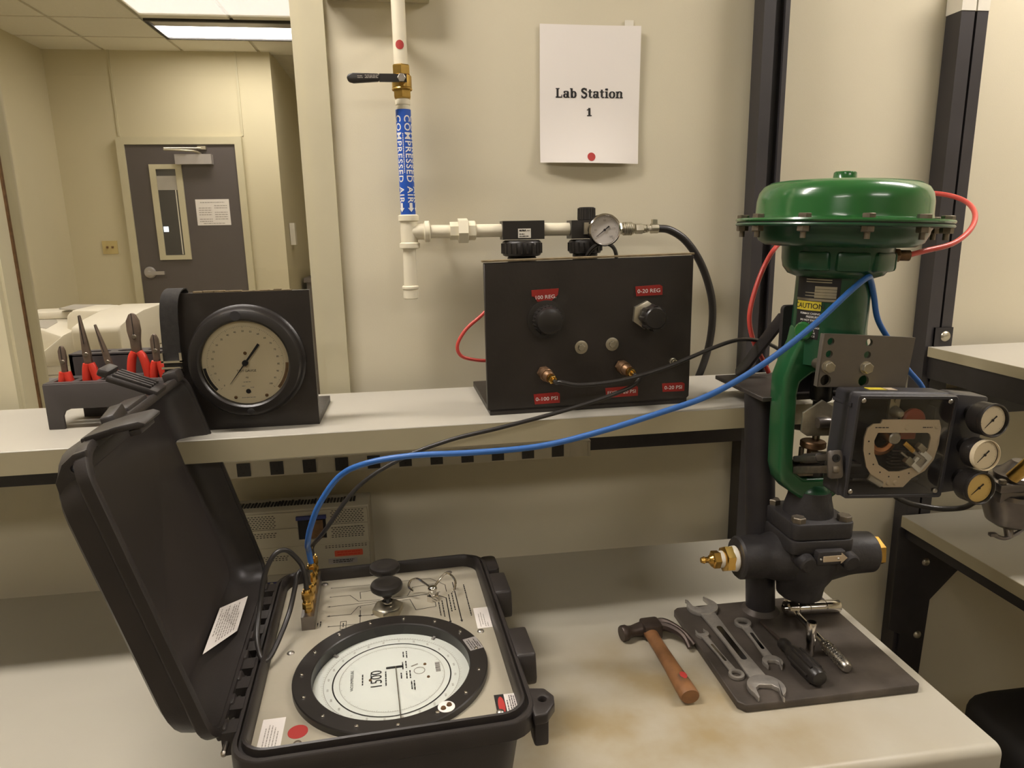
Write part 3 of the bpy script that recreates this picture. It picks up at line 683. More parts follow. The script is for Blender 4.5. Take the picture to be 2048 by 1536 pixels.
for x in (-.544, .3745): obj('end_plate', MB().box((x-.002, -.0905, 1.0085), (x+.003, -.050, 1.0445), bev=.001), M_strip, ps)
for i in range(13):
    x = -.508+.0704*i*.96
    o_ = obj('outlet', MB().box((x-.0135, -.0905, 1.0118), (x+.0135, -.087, 1.0402), bev=.001), M_outlet, ps)
    mb = MB().box((x-.006, -.0908, 1.028), (x-.004, -.0900, 1.035)).box((x+.004, -.0908, 1.028), (x+.006, -.0900, 1.035)).cyl((x, -.0902, 1.020), (x, -.0908, 1.020), .0026, n=8)
    obj('socket_slots', mb, M_dark, o_)

# neighbouring bench on the right ---------------------------------------
w2 = thing('workbench', 'neighbouring laminate bench top at the lower right, on a black bracket', 'workbench', (1.9, -.4, 0))
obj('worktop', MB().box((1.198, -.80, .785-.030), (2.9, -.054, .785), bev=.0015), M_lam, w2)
obj('edge_band', MB().box((1.1968, -.80, .7555), (1.1982, -.055, .7845)), M_edge, w2)
u = upright(w2, 1.2135, .0325, .006, .027, 1.967, cap=True)
u = upright(w2, 2.8, .0325, .006, .027, 1.967, cap=True)
mb = MB().prism([(-.056, .36), (-.056, .755), (-.79, .755), (-.79, .728), (-.20, .728), (-.195, .72), (-.145, .56), (-.135, .44), (-.10, .36)], frame((1.206, 0, 0), (0, 1, 0), (1, 0, 0)), .006, bev=.0008)
mb = MB().prism([(1.190, .470), (1.1895, .755), (1.50, .755), (1.47, .70), (1.365, .618), (1.298, .545), (1.290, .30), (1.222, .30), (1.222, .452)], frame((0, -.055, 0), (1, 0, 0), (0, -1, 0)), .006, bev=.0008)
mb.box((1.205, -.80, .728), (1.235, -.054, .7555), bev=.001); mb.box((1.198, -.06, 0), (1.292, -.004, .30))
br = obj('bench_bracket', mb, M_steel_blk, w2)
for p in ((1.2735, .654), (1.273, .446)):
    obj('bolt', MB().lathe([(0, .006), (.006, .0055), (.0095, .003), (.011, 0)], frame((p[0], -.0612, p[1]), (1, 0, 0), (0, -1, 0)), 20), M_nickel, br)
mb = MB()
mb.box((2.80, -.74, 0), (2.86, -.05, .03)); mb.box((2.82, -.78, 0), (2.85, -.74, .755)); obj('bench_leg', mb, M_steel_blk, w2)
s2 = thing('shelf', 'pale shelf of the neighbouring bench at the right edge', 'shelf', (1.9, -.2, 1.19))
obj('shelf_board', MB().box((1.2205, -.42, 1.2165-.024), (2.9, -.052, 1.2165), bev=.0015), M_shelf, s2)
obj('edge_band', MB().box((1.2193, -.42, 1.1930), (1.2207, -.053, 1.2160)), M_edge, s2)
mb = MB().box((1.224, -.42, 1.140), (1.252, -.052, 1.1925), bev=.001).box((1.224, -.42, 1.140), (2.9, -.40, 1.1925))
mb.box((1.232, -.056, 1.13), (1.2785, -.050, 1.262), bev=.001); mb.box((1.232, -.054, 1.085), (1.2785, -.05, 1.262))
mb.box((1.2785, -.050, 1.155), (2.85, -.02, 1.19))
bk = obj('shelf_bracket', mb, M_steel_blk, s2)
obj('bolt', MB().lathe([(0, .007), (.007, .006), (.011, .003), (.0125, 0)], frame((1.259, -.0565, 1.241), (1, 0, 0), (0, -1, 0)), 20), M_nickel, bk)
obj('crossbar', MB().box((1.281, -.05, 1.040), (2.80, -.012, 1.10), bev=.003), M_steel_blk, w2)

# dark swivel chair between the benches, blurred in the lower right corner
ch = thing('swivel_chair', 'dark upholstered swivel chair half hidden at the lower right corner', 'chair', (1.34, -.62, 0))
obj('seat', MB().prism(rrect(.50, .48, .09), frame((1.385, -.57, .405), (1, 0, 0)), .085, bev=.03, seg=3), M_chair, ch)
mb = MB().prism(rrect(.42, .42, .08), frame((1.70, -.57, .56), (0, 1, 0), (-1, 0, .12)) @ Matrix.Translation((0, .12, 0)), .07, bev=.025, seg=3)
obj('backrest', mb, M_chair, ch)
obj('back_post', MB().tube([(1.45, -.57, .40), (1.62, -.57, .37), (1.73, -.57, .44), (1.73, -.57, .62)], .018), M_blkplas, ch)
obj('gas_lift', MB().cyl((1.385, -.57, .10), (1.385, -.57, .41), .028, .022), M_blkplas, ch)
for k in range(5):
    a = R(72*k+20); x, y = 1.385+.27*math.cos(a), -.57+.27*math.sin(a)
    lg = obj('leg', MB().tube([(1.385, -.57, .115), ((1.385+x)/2, (-.57+y)/2, .10), (x, y, .075)], lambda t: .024-.008*t, k=3), M_blkplas, ch)
    obj('castor', MB().cyl((x-.022*math.sin(a), y+.022*math.cos(a), .027), (x+.022*math.sin(a), y-.022*math.cos(a), .027), .027, n=16, bev=.004).cyl((x, y, .045), (x, y, .08), .01), M_blkplas, lg)

# ------------------------------------------------------------------ large test gauge on its stand
tg = thing('test_gauge_stand', 'square black stand with a large cream test gauge, left on the shelf', 'gauge', (-.292, -.22, SHZ))
GX0, GX1, GY, GT = -.4165, -.1795, -.300, 1.4155
pan = obj('front_panel', MB().box((GX0, GY, SHZ), (GX1, GY+.013, GT), bev=.0012, seg=1), M_box, tg)
obj('base_board', MB().box((GX0, GY+.013, SHZ), (GX1, GY+.175, SHZ+.012), bev=.0012, seg=1), M_box, tg)
mb = MB(); rnd = random.Random(5); xx = -.372
while xx < -.215:
    l_ = rnd.uniform(.008, .02); mb.box((xx, GY+.003, GT-.0006), (xx+l_*1.1, GY+.0118, GT+rnd.uniform(.001, .0032)), bev=.0006, seg=1); xx += l_
obj('chipped_edge', mb, M_wood, tg, 'worn raw wood on the top edge')
GC = V((-.2925, GY, 1.2955))
GMx = frame(GC, (1, 0, 0), (0, -1, 0))
rng = obj('gauge_case', MB().lathe([(.099, 0), (.099, .005), (.0960, .008), (.0945, .012), (.0935, .022), (.0905, .0275), (.086, .0290), (.077, .0295), (.0738, .027), (.0725, .022), (.0725, .016), (0, .016)], GMx, 64), M_blkplas, tg)
dl = obj('dial', MB().disc(GMx @ Matrix.Translation((0, 0, .0185)), .0723, 56), M_dialc, tg)
gt = MB(); T = GMx @ Matrix.Translation((0, 0, .0189))
for i in range(101):
    a = R(225-270*i/100); big = i % 10 == 0; r0, r1 = .0640, (.0605 if big else (.0618 if i % 5 == 0 else .0628))
    gt.quad([T @ V((q*math.cos(a)-w_*math.sin(a), q*math.sin(a)+w_*math.cos(a), 0)) for q, w_ in ((r0, -.00022), (r0, .00022), (r1, .00022), (r1, -.00022))])
obj('graduations', gt, M_ink, dl, smooth=False)
for i in range(21):
    a = R(225-270*i/20); text(str(5*i), .0042, T @ Matrix.Translation((.0548*math.cos(a), .0548*math.sin(a), 0)), dl, M_ink, bold=.01)
text('TEST GAUGE', .0056, T @ Matrix.Translation((0, -.0145, 0)), dl, M_ink, sx=1.0)
text('PSI', .0038, T @ Matrix.Translation((0, -.0265, 0)), dl, M_ink)
lines(T, [(-.007, .006, -.034), (-.010, -.004, -.041), (.004, .010, -.044), (-.012, .011, -.0615), (-.004, .005, -.0525)], dl, M_faint, h=.0012)
obj('maker_mark', MB().prism(circ(0, -.0505, .0042, 14), T, .0002), M_ink, dl)
for a0, a1, m_ in ((186, 222, M_ink), (-42, -2, M_bronze)):
    mb = MB(); 
    for i in range(14):
        t0, t1 = R(a0+(a1-a0)*i/14), R(a0+(a1-a0)*(i+1)/14)
        mb.quad([T @ V((q*math.cos(t), q*math.sin(t), 0)) for q, t in ((.0715, t0), (.0665, t0), (.0665, t1), (.0715, t1))])
    obj('dial_band', mb, m_, dl, smooth=False)
for x, y in ((-.022, -.0605), (.030, -.0590), (0.0005, .0165)):
    obj('dial_screw', MB().lathe([(0, .0012), (.0022, .001), (.0030, 0)], T @ Matrix.Translation((x, y, 0)), 14), M_bronze, dl)
na = R(232); N_ = T @ Matrix.Translation((0, 0, .003)) @ Matrix.Rotation(na, 4, 'Z')
obj('pointer', MB().prism([(-.0405, -.0022), (-.004, -.0016), (.0, -.0012), (.046, -.0003), (.046, .0003), (.0, .0012), (-.004, .0016), (-.0405, .0022)], N_, .0008).cyl(N_ @ V((0, 0, -.002)), N_ @ V((0, 0, .003)), .005, n=20), M_ink, dl)
obj('glass', MB().disc(GMx @ Matrix.Translation((0, 0, .0252)), .0730, 48), M_lens, tg)
obj('case_screw', MB().lathe([(0, .0005), (.0045, .0008), (.0062, 0)], GMx @ Matrix.Translation((.003, -.0845, .0292)), 18), M_dark, rng)
obj('inspection_mark', MB().prism(circ(0, 0, .0085, 18), GMx @ Matrix.Translation((-.007, .0826, .0293)), .0003), M_posbox, rng)
# hanging webbing strap with slide buckle
st = thing('webbing_strap', 'black webbing strap with buckle hung over the corner of the test gauge', 'strap', (-.411, -.30, 1.24))
def ribbon(pts, w_, t_, xdir, parent, m, name):
    P_ = crom(pts, 6); mb = MB(); rows_ = []
    X = V(xdir).normalized()
    for i, p in enumerate(P_):
        t = (P_[min(i+1, len(P_)-1)]-P_[max(i-1, 0)]).normalized(); n_ = t.cross(X).normalized()
        rows_.append([mb.b.verts.new(p+X*a*w_/2+n_*b*t_/2) for a, b in ((-1, -1), (1, -1), (1, 1), (-1, 1))])
    for A, B in zip(rows_, rows_[1:]):
        for i in range(4): mb.b.faces.new((A[i], A[(i+1) % 4], B[(i+1) % 4], B[i]))
    mb.b.faces.new(rows_[0][::-1]); mb.b.faces.new(rows_[-1])
    return obj(name, mb, m, parent)
ribbon([(-.400, -.272, 1.36), (-.398, -.276, 1.40), (-.3985, -.286, 1.4215), (-.402, -.302, 1.421), (-.406, -.313, 1.408), (-.409, -.3165, 1.38), (-.411, -.3165, 1.33), (-.412, -.316, 1.29), (-.413, -.316, 1.24), (-.414, -.314, 1.20), (-.414, -.311, 1.178)], .0285, .0022, (1, .05, 0), st, M_strap, 'strap_band')
mb = MB()
for x in (-.4265, -.3965): mb.box((x-.002, -.323, 1.302), (x+.002, -.312, 1.318), bev=.001)
mb.box((-.4285, -.323, 1.301), (-.3945, -.317, 1.3045), bev=.001).box((-.4285, -.323, 1.2905), (-.3945, -.317, 1.294), bev=.001)
obj('buckle', mb, M_chrome, st)
obj('strap_keeper', MB().box((-.4285, -.3205, 1.276), (-.3975, -.312, 1.284), bev=.001), M_blkplas, st)

# ------------------------------------------------------------------ pliers rack
rk = thing('pliers_rack', 'two-tier dark grey plastic pliers rack at the left end of the shelf', 'tool rack', (-.535, -.2, SHZ))
RX0, RX1, RY0 = -.662, -.405, -.240
slots = [-.632, -.589, -.552, -.500, -.470]
slots = [-.636, -.5935, -.556, -.5085, -.4755]
mb = MB().prism([(RX0, SHZ), (RX0+.028, SHZ), (RX0+.028, 1.198), (RX0+.032, 1.207), (RX0+.042, 1.211), (RX1-.042, 1.211), (RX1-.032, 1.207), (RX1-.028, 1.198), (RX1-.028, SHZ), (RX1, SHZ), (RX1, 1.257), (RX0, 1.257)], frame((0, RY0, 0), (1, 0, 0), (0, -1, 0)) @ Matrix.Translation((0, 0, -.006)), .006, bev=.0015)
for x in (RX0, RX1-.006):
    mb.prism([(RY0+.006, SHZ), (RY0+.03, SHZ), (RY0+.034, 1.205), (-.165, 1.212), (-.165, 1.257), (RY0+.006, 1.257)], frame((x, 0, 0), (0, 1, 0), (1, 0, 0)), .006)
obj('front_tier', mb, M_rack, rk)
mb = MB(); hw, y0, y1 = .0155, -.221, -.190
mb.box((RX0, RY0+.004, 1.251), (RX1, y0, 1.258), bev=.0008); mb.box((RX0, y1, 1.251), (RX1, -.162, 1.258))
xs = [RX0]+sum([[s_-hw, s_+hw] for s_ in slots], [])+[RX1]
for a, b_ in zip(xs[::2], xs[1::2]):
    if b_-a > .0005: mb.box((a, y0, 1.251), (b_, y1, 1.258))
obj('tier_top', mb, M_rack, rk)
mb = MB().box((RX0+.018, -.166, 1.205), (RX1+.012, -.160, 1.296), bev=.0015).box((RX0+.018, -.124, 1.205), (RX1+.012, -.118, 1.298)).box((RX0+.018, -.166, 1.205), (RX0+.024, -.118, 1.297)).box((RX1+.006, -.166, 1.205), (RX1+.012, -.118, 1.297))
mb.box((RX0+.03, -.16, 1.205), (RX1, -.124, 1.211))
for x in (-.640, -.45): mb.box((x, -.150, SHZ), (x+.042, -.125, 1.211), bev=.004)
obj('rear_tier', mb, M_rack, rk)
hl = []
for x in (-.60, -.545, -.49, -.435): hl.append([(x+.022*math.cos(2*math.pi*i/14), -.141+.011*math.sin(2*math.pi*i/14)) for i in range(14)])
obj('rear_top', MB().prism([(RX0+.018, -.166), (RX1+.012, -.166), (RX1+.012, -.118), (RX0+.018, -.118)], Matrix.Translation((0, 0, 1.294)), .005, holes=hl), M_rack, rk)
def pliers(name, label, x, z0, ztip, zgrip, style, wide, lean=0.):
    """jaws up, red handles down; x,z in world, y fixed in the slots"""
    y = -.2055
    o = thing(name, label, 'pliers', (x, y, 1.215)); T = Matrix.Translation((x, y, zgrip)) @ Matrix.Rotation(lean, 4, 'Y')
    h = ztip-zgrip; F = T @ frame((0, .004, 0), (1, 0, 0), (0, -1, 0))
    w_ = wide
    if style == 'long':
        poly = [(-w_*.42, -.004), (w_*.42, -.004), (w_*.48, .02*1), (w_*.40, h*.45), (w_*.10, h), (-w_*.10, h), (-w_*.36, h*.45), (-w_*.48, .02)]
    elif style == 'bent':
        poly = [(-w_*.40, -.004), (w_*.45, -.004), (w_*.45, .015), (w_*.10, h*.35), (-w_*.22, h*.75), (-w_*.55, h), (-w_*.75, h*.99), (-w_*.55, h*.7), (-w_*.35, h*.35), (-w_*.45, .015)]
    else:
        poly = [(-w_*.36, -.004), (w_*.36, -.004), (w_*.38, h*.30), (w_*.50, h*.55), (w_*.46, h*.80), (w_*.22, h*.97), (0, h), (-w_*.22, h*.97), (-w_*.48, h*.80), (-w_*.50, h*.55), (-w_*.38, h*.30)]
    jw = obj('jaws', MB().prism(poly, F, .008, bev=.002), M_plier, o)
    mb = MB().box((-.0004, -.0005, h*.42), (.0004, .001, h*.99), T @ Matrix.Translation((0, -.0045, 0)))
    obj('jaw_line', mb, M_dark, jw)
    obj('pivot', MB().lathe([(0, .0014), (.0035, .0012), (.0045, 0)], F @ Matrix.Translation((0, h*(.2 if style != 'cut' else .40), .008)), 16), M_bolt, jw)
    for s_ in (-1, 1):
        mb = MB(); zb = 1.222-zgrip
        pts = [(s_*.0035, 0, .001), (s_*w_*.42, 0, -.012), (s_*w_*.62, 0, zb*.55), (s_*w_*.58, 0, zb)]
        mb.tube([T @ V(p) for p in pts], lambda t: .0066+.0012*math.sin(math.pi*t), n=10)
        obj('handle', mb, M_redgrip, o)
    obj('collar', MB().box((-w_*.38, -.004, -.006), (w_*.38, .0045, .006), T, bev=.002), M_blkplas, o)
    return o
pliers('diagonal_cutters', 'smallest diagonal cutters in the rack, leftmost of the red handled tools', slots[0], 0, 1.3215, 1.272, 'cut', .0125)
pliers('needle_nose_pliers', 'needle nose pliers with the tallest straight jaw, second from left in rack', slots[1], 0, 1.3755, 1.286, 'long', .0145, -.05)
pliers('needle_nose_pliers', 'thin pliers with a slender jaw leaning left, third in the rack', slots[2], 0, 1.3595, 1.271, 'long', .0115, -.20)
pliers('diagonal_cutters', 'big rounded red handled cutters, tallest wide jaw in the rack', slots[3], 0, 1.3765, 1.304, 'cut', .024)
pliers('diagonal_cutters', 'short cutters beside the webbing strap, rightmost tool in the rack', slots[4], 0, 1.337, 1.285, 'cut', .0155)

# ------------------------------------------------------------------ regulator test panel
BX0, BX1, BY, BT = .126, .522, -.300, 1.4585
rp = thing('regulator_panel', 'black regulator panel with red embossed tape labels, right on the shelf', 'test panel', (.324, -.2, SHZ))
RB = frame((.126, -.3085, SHZ), (1, .036, 0), (0, 0, 1))
LW = .3955; LH = .2845
def RF(x, z, d=0.):  # panel point from panel-local x, height, distance in front
    return RB @ V((x, -d, z))
PF = RB @ frame((0, 0, 0), (1, 0, 0), (0, -1, 0))     # x right, y up, z toward camera
obj('front_panel', MB().prism([(.006, 0.006), (LW-.010, 0.006), (LW, .014), (LW, LH-.001), (0, LH-.005), (0, .012)], PF @ Matrix.Translation((0, 0, -.013)), .013, bev=.001, seg=1), M_box, rp)
obj('top_board', MB().prism([(-.003, LH-.0035), (LW+.001, LH+.0005), (LW+.001, LH+.004), (-.003, LH)], PF @ Matrix.Translation((0, 0, -.016)), .0165, bev=.0006, seg=1), M_wood, rp, 'worn raw wood top edge')
obj('base_board', MB().box((.004, .0, 0), (LW-.004, .255, .012), RB, bev=.001, seg=1), M_box, rp)
obj('side_gusset', MB().prism([(.013, .012), (.20, .012), (.013, .20)], RB @ frame((LW-.014, 0, 0), (0, 1, 0), (1, 0, 0)), .010), M_box, rp)
def tape(cx, cz, w_, h_, s, size, name='embossed_label', torn=False, ang=0.):
    T = PF @ Matrix.Translation((cx, cz, .0003)) @ Matrix.Rotation(R(ang), 4, 'Z')
    if torn: pl = [(-w_/2+.010, -h_/2), (w_/2-.014, -h_/2), (w_/2-.002, -.001), (w_/2, h_/2), (-w_/2, h_/2), (-w_/2, -.0005), (-w_/2+.004, -.001)]
    else: pl = [(-w_/2+.002, -h_/2), (w_/2, -h_/2), (w_/2, h_/2-.003), (w_/2-.005, h_/2), (-w_/2, h_/2-.001)]
    l_ = obj(name, MB().prism(pl, T, .0008), M_redlab, rp)
    text(s, size, T @ Matrix.Translation((0, -.001 if not torn else -.0035, .0011)), l_, M_white, bold=.004, sx=1.15); return l_
tape(.111, .2195, .0505, .0215, '100 REG.', .0092, torn=True, ang=2)
tape(.3085, .2215, .053, .019, '0-20 REG', .0100, ang=1)
tape(.112, .0270, .050, .0205, '0-100 PSI', .0098, ang=.5)
tape(.2585, .0310, .065, .020, 'FIXED 20 PSI', .0092, ang=.5)
tape(.3625, .0340, .046, .0175, '0-20 PSI', .0096, ang=-1)
k1 = (.1125, .175)
mb = MB().lathe([(.0355, 0), (.0355, .002), (.026, .003), (.026, .012), (.0255, .024), (.023, .031), (.017, .0335), (0, .034)], PF @ Matrix.Translation((k1[0], k1[1], 0)), 40)
for i in range(24):
    a = 2*math.pi*i/24; mb.cyl(PF @ V((k1[0]+.0258*math.cos(a), k1[1]+.0258*math.sin(a), .006)), PF @ V((k1[0]+.0252*math.cos(a), k1[1]+.0252*math.sin(a), .024)), .0019, n=6)
obj('regulator_knob', mb, M_blkplas, rp, 'ribbed black knob')
k2 = (.3135, .1725)
nn = obj('panel_nut', MB().hexa(PF @ V((k2[0]-.012, k2[1]+.004, 0)), PF.to_3x3() @ V((0, 0, 1)), .0265, .009, R(25)), M_nickel, rp)
mb = MB().lathe([(.012, 0), (.012, .012), (.0215, .014), (.023, .020), (.022, .034), (.018, .039), (0, .040)], PF @ Matrix.Translation((k2[0]-.004, k2[1]+.001, 0)), 36)
for i in range(8):
    a = 2*math.pi*i/8; mb.cyl(PF @ V((k2[0]-.004+.0205*math.cos(a), k2[1]+.0205*math.sin(a), .016)), PF @ V((k2[0]-.004+.0195*math.cos(a), k2[1]+.0195*math.sin(a), .036)), .005, n=10)
obj('lobed_knob', mb, M_blkplas, rp, 'lobed black knob')
for x, z in ((.1785, .1205), (.2385, .1235)):
    b_ = obj('panel_bolt', MB().lathe([(.0125, 0), (.0125, .0018), (.0105, .0025), (.0065, .0025)], PF @ Matrix.Translation((x, z, 0)), 26).hexa(PF @ V((x, z, .002)), PF.to_3x3() @ V((0, 0, 1)), .0066, .005, R(14)), M_zinc, rp)
def coupler(x, z):
    o0 = PF @ V((x, z, 0)); d_ = (PF.to_3x3() @ V((.26, -.20, 1))).normalized()
    c_ = obj('quick_coupler', MB().hexa(o0, d_, .0125, .007).cyl(o0+d_*.007, o0+d_*.018, .0125, n=20, bev=.001).cyl(o0+d_*.018, o0+d_*.020, .0105, n=20).cyl(o0+d_*.020, o0+d_*.031, .0115, .0100, 20, bev=.001), M_bronze, rp)
    obj('hose_fitting', MB().cyl(o0+d_*.030, o0+d_*.034, .0075).hexa(o0+d_*.034, d_, .0085, .008).cyl(o0+d_*.041, o0+d_*.048, .0045, .0040), M_brassy, c_)
    return o0+d_*.046, d_
c1, d1 = coupler(.105, .0775)
c2, d2 = coupler(.2555, .0815)
obj('small_fitting', MB().hexa(PF @ V((.3595, .0845, 0)), PF.to_3x3() @ V((0, 0, 1)), .0075, .004).lathe([(.0032, .0), (.0055, .0), (.0055, .012), (.0045, .013), (.0032, .012)], PF @ Matrix.Translation((.3595, .0845, 0)), 16), M_nickel, rp)
# regulators and piping behind the panel
mb = MB().cyl(RF(.1125, .175, -.013), RF(.1125, .175, -.085), .030, n=24, bev=.004).cyl(RF(.31, .173, -.013), RF(.31, .173, -.085), .028, n=24, bev=.004).cyl(RF(.1125, .175, -.06), RF(.31, .173, -.06), .007)
obj('regulator_body', mb, M_cast, rp)
obj('red_tube', MB().tube([(.176, -.215, 1.372), (.146, -.222, 1.366), (.124, -.23, 1.3495), (.095, -.235, 1.326), (.0785, -.237, 1.298), (.084, -.235, 1.277), (.108, -.23, 1.267), (.14, -.222, 1.262), (.175, -.215, 1.262)], .0034, n=10), M_redtube, rp, 'thin red tube looping out at the left')


# ------------------------------------------------------------------ instrument under the shelf
ins = thing('bench_instrument', 'grey ventilated bench instrument with red sticker standing under the shelf', 'instrument', (-.26, -.12, DK))
IX0, IX1, IY, IZ = -.435, -.1145, -.150, .9515
mb = MB().prism([(IX0, .79), (IX1, .79), (IX1-.001, IZ), (IX0, IZ)], frame((0, IY+.006, 0), (1, 0, 0), (0, -1, 0)) @ Matrix.Translation((0, 0, -.075)), .075, bev=.003)
obj('instrument_body', mb, M_instr, ins)
IF = frame((0, IY+.006, 0), (1, 0, 0), (0, -1, 0))
hx0, hx1, hz0, hz1 = -.262, -.205, .885, .935
poly = [(IX0+.004, .81), (IX1-.004, .81), (IX1-.004, IZ-.004), (IX0+.004, IZ-.004)]
obj('front_panel', MB().prism(poly, IF, .005, holes=[[(hx0, hz0), (hx0, hz1), (hx1, hz1), (hx1, hz0)]], bev=.001, seg=1), M_instr, ins)
obj('recess', MB().box((hx0, IY+.0045, hz0), (hx1, IY+.0065, hz1)), M_dark, ins)
obj('recess_lip', MB().box((hx0-.002, IY-.006, hz1-.004), (hx1+.002, IY+.006, hz1+.003), bev=.001), M_instrblue, ins)
obj('contact_block', MB().box((hx0+.022, IY-.001, hz0+.002), (hx1-.006, IY+.006, hz1-.008), bev=.001), M_bronze, ins)
mb = MB()
for (x0, x1, z0, z1) in ((IX0+.02, -.31, .895, .942), (-.195, -.130, .885, .945), (-.21, -.128, .862, .872), (IX0+.04, -.29, .842, .852)):
    z = z0
    while z < z1:
        x = x0+(.003 if int((z-z0)/.0042) % 2 else 0)
        while x < x1: mb.quad([IF @ V((a, b_, .0053)) for a, b_ in ((x, z), (x+.0042, z), (x+.0042, z+.0016), (x, z+.0016))]); x += .0068
        z += .0042
o_ = obj('vent_slots', mb, M_dark, ins, smooth=False); o_['kind'] = 'stuff'
obj('groove', MB().box((IX0+.004, IY-.0005, .868), (IX1-.004, IY+.0012, .872)).box((IX0+.004, IY-.004, .9085), (hx0, IY+.001, .9135), bev=.001).box((hx1, IY-.004, .9105), (IX1-.004, IY+.001, .9155), bev=.001), M_instr, ins)
l_ = obj('red_sticker', MB().prism(rrect(.0585, .0135, .002, 4, -.1625, .8480), IF @ Matrix.Translation((0, 0, .005)), .0006), mat('orange_red_sticker', (.60, .10, .045), .5, var=.04), ins)
lines(IF @ Matrix.Translation((0, 0, .0059)), [(-.186, -.139, .8510), (-.186, -.139, .8455)], l_, M_redgrip, h=.002)
l_ = obj('grey_label', MB().prism(rrect(.060, .0125, .002, 4, -.1755, .8310), IF @ Matrix.Translation((0, 0, .005)), .0006), M_closer, ins)
lines(IF @ Matrix.Translation((0, 0, .0059)), [(-.196, -.152, .8330), (-.196, -.156, .8290)], l_, M_ink, h=.0018)
obj('instrument_base', MB().box((IX0, IY-.012, DK), (IX1, IY+.075, .792), bev=.003), M_instrblue, ins)
mb = MB()
for i in range(40):
    x = IX0+.02+.0068*i; mb.box((x, IY+.03, IZ-.001), (x+.0044, IY+.055, IZ+random.uniform(.001, .0035)))
o_ = obj('top_grille', mb, M_dark, ins); o_['kind'] = 'stuff'

# ------------------------------------------------------------------ portable calibrator in its open case
cc_ = thing('calibrator_case', 'open black hard case with a big white pressure dial, on the bench front', 'case', (-.2507, -.776, DK), R(3))
CW, CD, CV0 = .385, .492, -.030
CFr = WM[cc_.name]
def loft(mb, loops, M=None, cap0=False, cap1=False):
    """loops: list of (polygon, z) of equal length"""
    rs = []; al = []
    for poly, z in loops:
        r_ = [mb.b.verts.new((x, y, z)) for x, y in poly]; rs.append(r_); al += r_
    n = len(rs[0])
    for A, B in zip(rs, rs[1:]):
        for i in range(n): mb.b.faces.new((A[i], A[(i+1) % n], B[(i+1) % n], B[i]))
    if cap0: mb.b.faces.new(rs[0][::-1])
    if cap1: mb.b.faces.new(rs[-1])
    mb._tf(al, M); return mb
def crect(inset, r, w_=CW, d_=CD, v0=CV0, n=6): return rrect(w_-2*inset, d_-2*inset, max(r, .004), n, w_/2, v0+d_/2)
lp = [(.034, 0, .030), (.030, .004, .034), (.0175, .098, .038), (.0175, .104, .038), (.003, .107, .040), (0, .110, .042), (0, .1325, .042), (.002, .1355, .041), (.0068, .1355, .038), (.0080, .1310, .037), (.0110, .1310, .036), (.0122, .1415, .035), (.0150, .1425, .033), (.0178, .1395, .031), (.0192, .128, .030), (.0205, .1175, .029)]
base = obj('case_base', loft(MB(), [(crect(i, r), z) for i, z, r in lp], cap0=True), M_case, cc_, space='local')
PZ = .120
obj('panel', MB().prism(crect(.0205, .022), Matrix.Translation((0, 0, PZ-.003)), .003, holes=[circ(.200, .1345, .1140, 72)[::-1]]), M_panel, cc_, space='local')
# hinge knuckles on the left
for i in range(9):
    v0 = .030+.0455*i
    obj('hinge_knuckle', MB().box((-.016, v0, .104), (.003, v0+.026, .1365), bev=.004), M_case, base, space='local')
obj('hinge_pin', MB().cyl((-.010, .012, .122), (-.010, .448, .122), .0036, n=10).sph((-.010, .0115, .122), .0042), M_steel, base, space='local')
# latch strikes and padlock hasp on the right
for v0, v1 in ((.295, .375), (.105, .190)):
    mb = MB().prism([(v0, .088), (v1, .088), (v1+.004, .100), (v1-.006, .138), (v0+.004, .138), (v0-.004, .100)], frame((CW-.004, 0, 0), (0, 1, 0), (1, 0, 0)), .030, bev=.004)
    obj('latch_strike', mb, M_case, base, space='local')
mb = MB().prism(rrect(.030, .060, .010, 4, CW+.006, .418), Matrix.Translation((0, 0, .104)), .030, bev=.003)
mb.box((CW-.006, .395, .07), (CW+.016, .412, .106), bev=.003); obj('corner_lug', mb, M_case, base, space='local')
mb = MB().prism([(CW-.006, -.020), (CW+.012, -.018), (CW+.026, .000), (CW+.029, .016), (CW+.020, .034), (CW-.006, .040)], Matrix.Translation((0, 0, .118)), .016, bev=.003, holes=[circ(CW+.012, .012, .0055, 12)[::-1]])
mb.prism([(-.010, .078), (.010, .076), (.030, .090), (.033, .120), (-.012, .120)], frame((CW-.004, 0, 0), (0, 1, 0), (1, 0, 0)), .020, bev=.004)
obj('padlock_hasp', mb, M_case, base, space='local')
# lid, opened 104.7 degrees about the left edge
PH = R(104.7); HL = V((math.cos(PH), 0, math.sin(PH))); HN = V((math.sin(PH), 0, -math.cos(PH)))
LM = Matrix(((HL.x, 0, HN.x, -.012), (0, 1, 0, 0), (HL.z, 0, HN.z, .130), (0, 0, 0, 1)))
LL, LV0, LDp = .408, .004, .458
def lrect(inset, r, off=0.): return rrect(LL-2*inset, LDp-2*inset, max(r, .004), 6, LL/2+.002, LV0+LDp/2)
ll = [(.034, -.053, .050), (.018, -.0515, .062), (.007, -.044, .066), (.004, -.030, .064), (.004, -.018, .060), (.001, -.016, .042), (0, -.013, .042), (0, -.002, .041), (.003, 0, .040), (.0085, 0, .037), (.0095, -.004, .036), (.012, -.004, .035), (.014, -.010, .034), (.018, -.030, .032), (.030, -.044, .030), (.045, -.047, .028)]
lid = obj('case_lid', loft(MB(), [(lrect(i, r), z) for i, z, r in ll], LM, cap0=True), M_case, cc_, space='local')
obj('lid_floor', loft(MB(), [(lrect(.0455, .028), -.0470), (lrect(.047, .027), -.0475)], LM, cap1=True), M_caselid, lid, space='local')
for i in range(8): obj('lid_knuckle', MB().box((-.006, .034+.052*i, -.012), (.010, .034+.052*i+.022, .004), LM, bev=.003), M_case, lid, space='local')
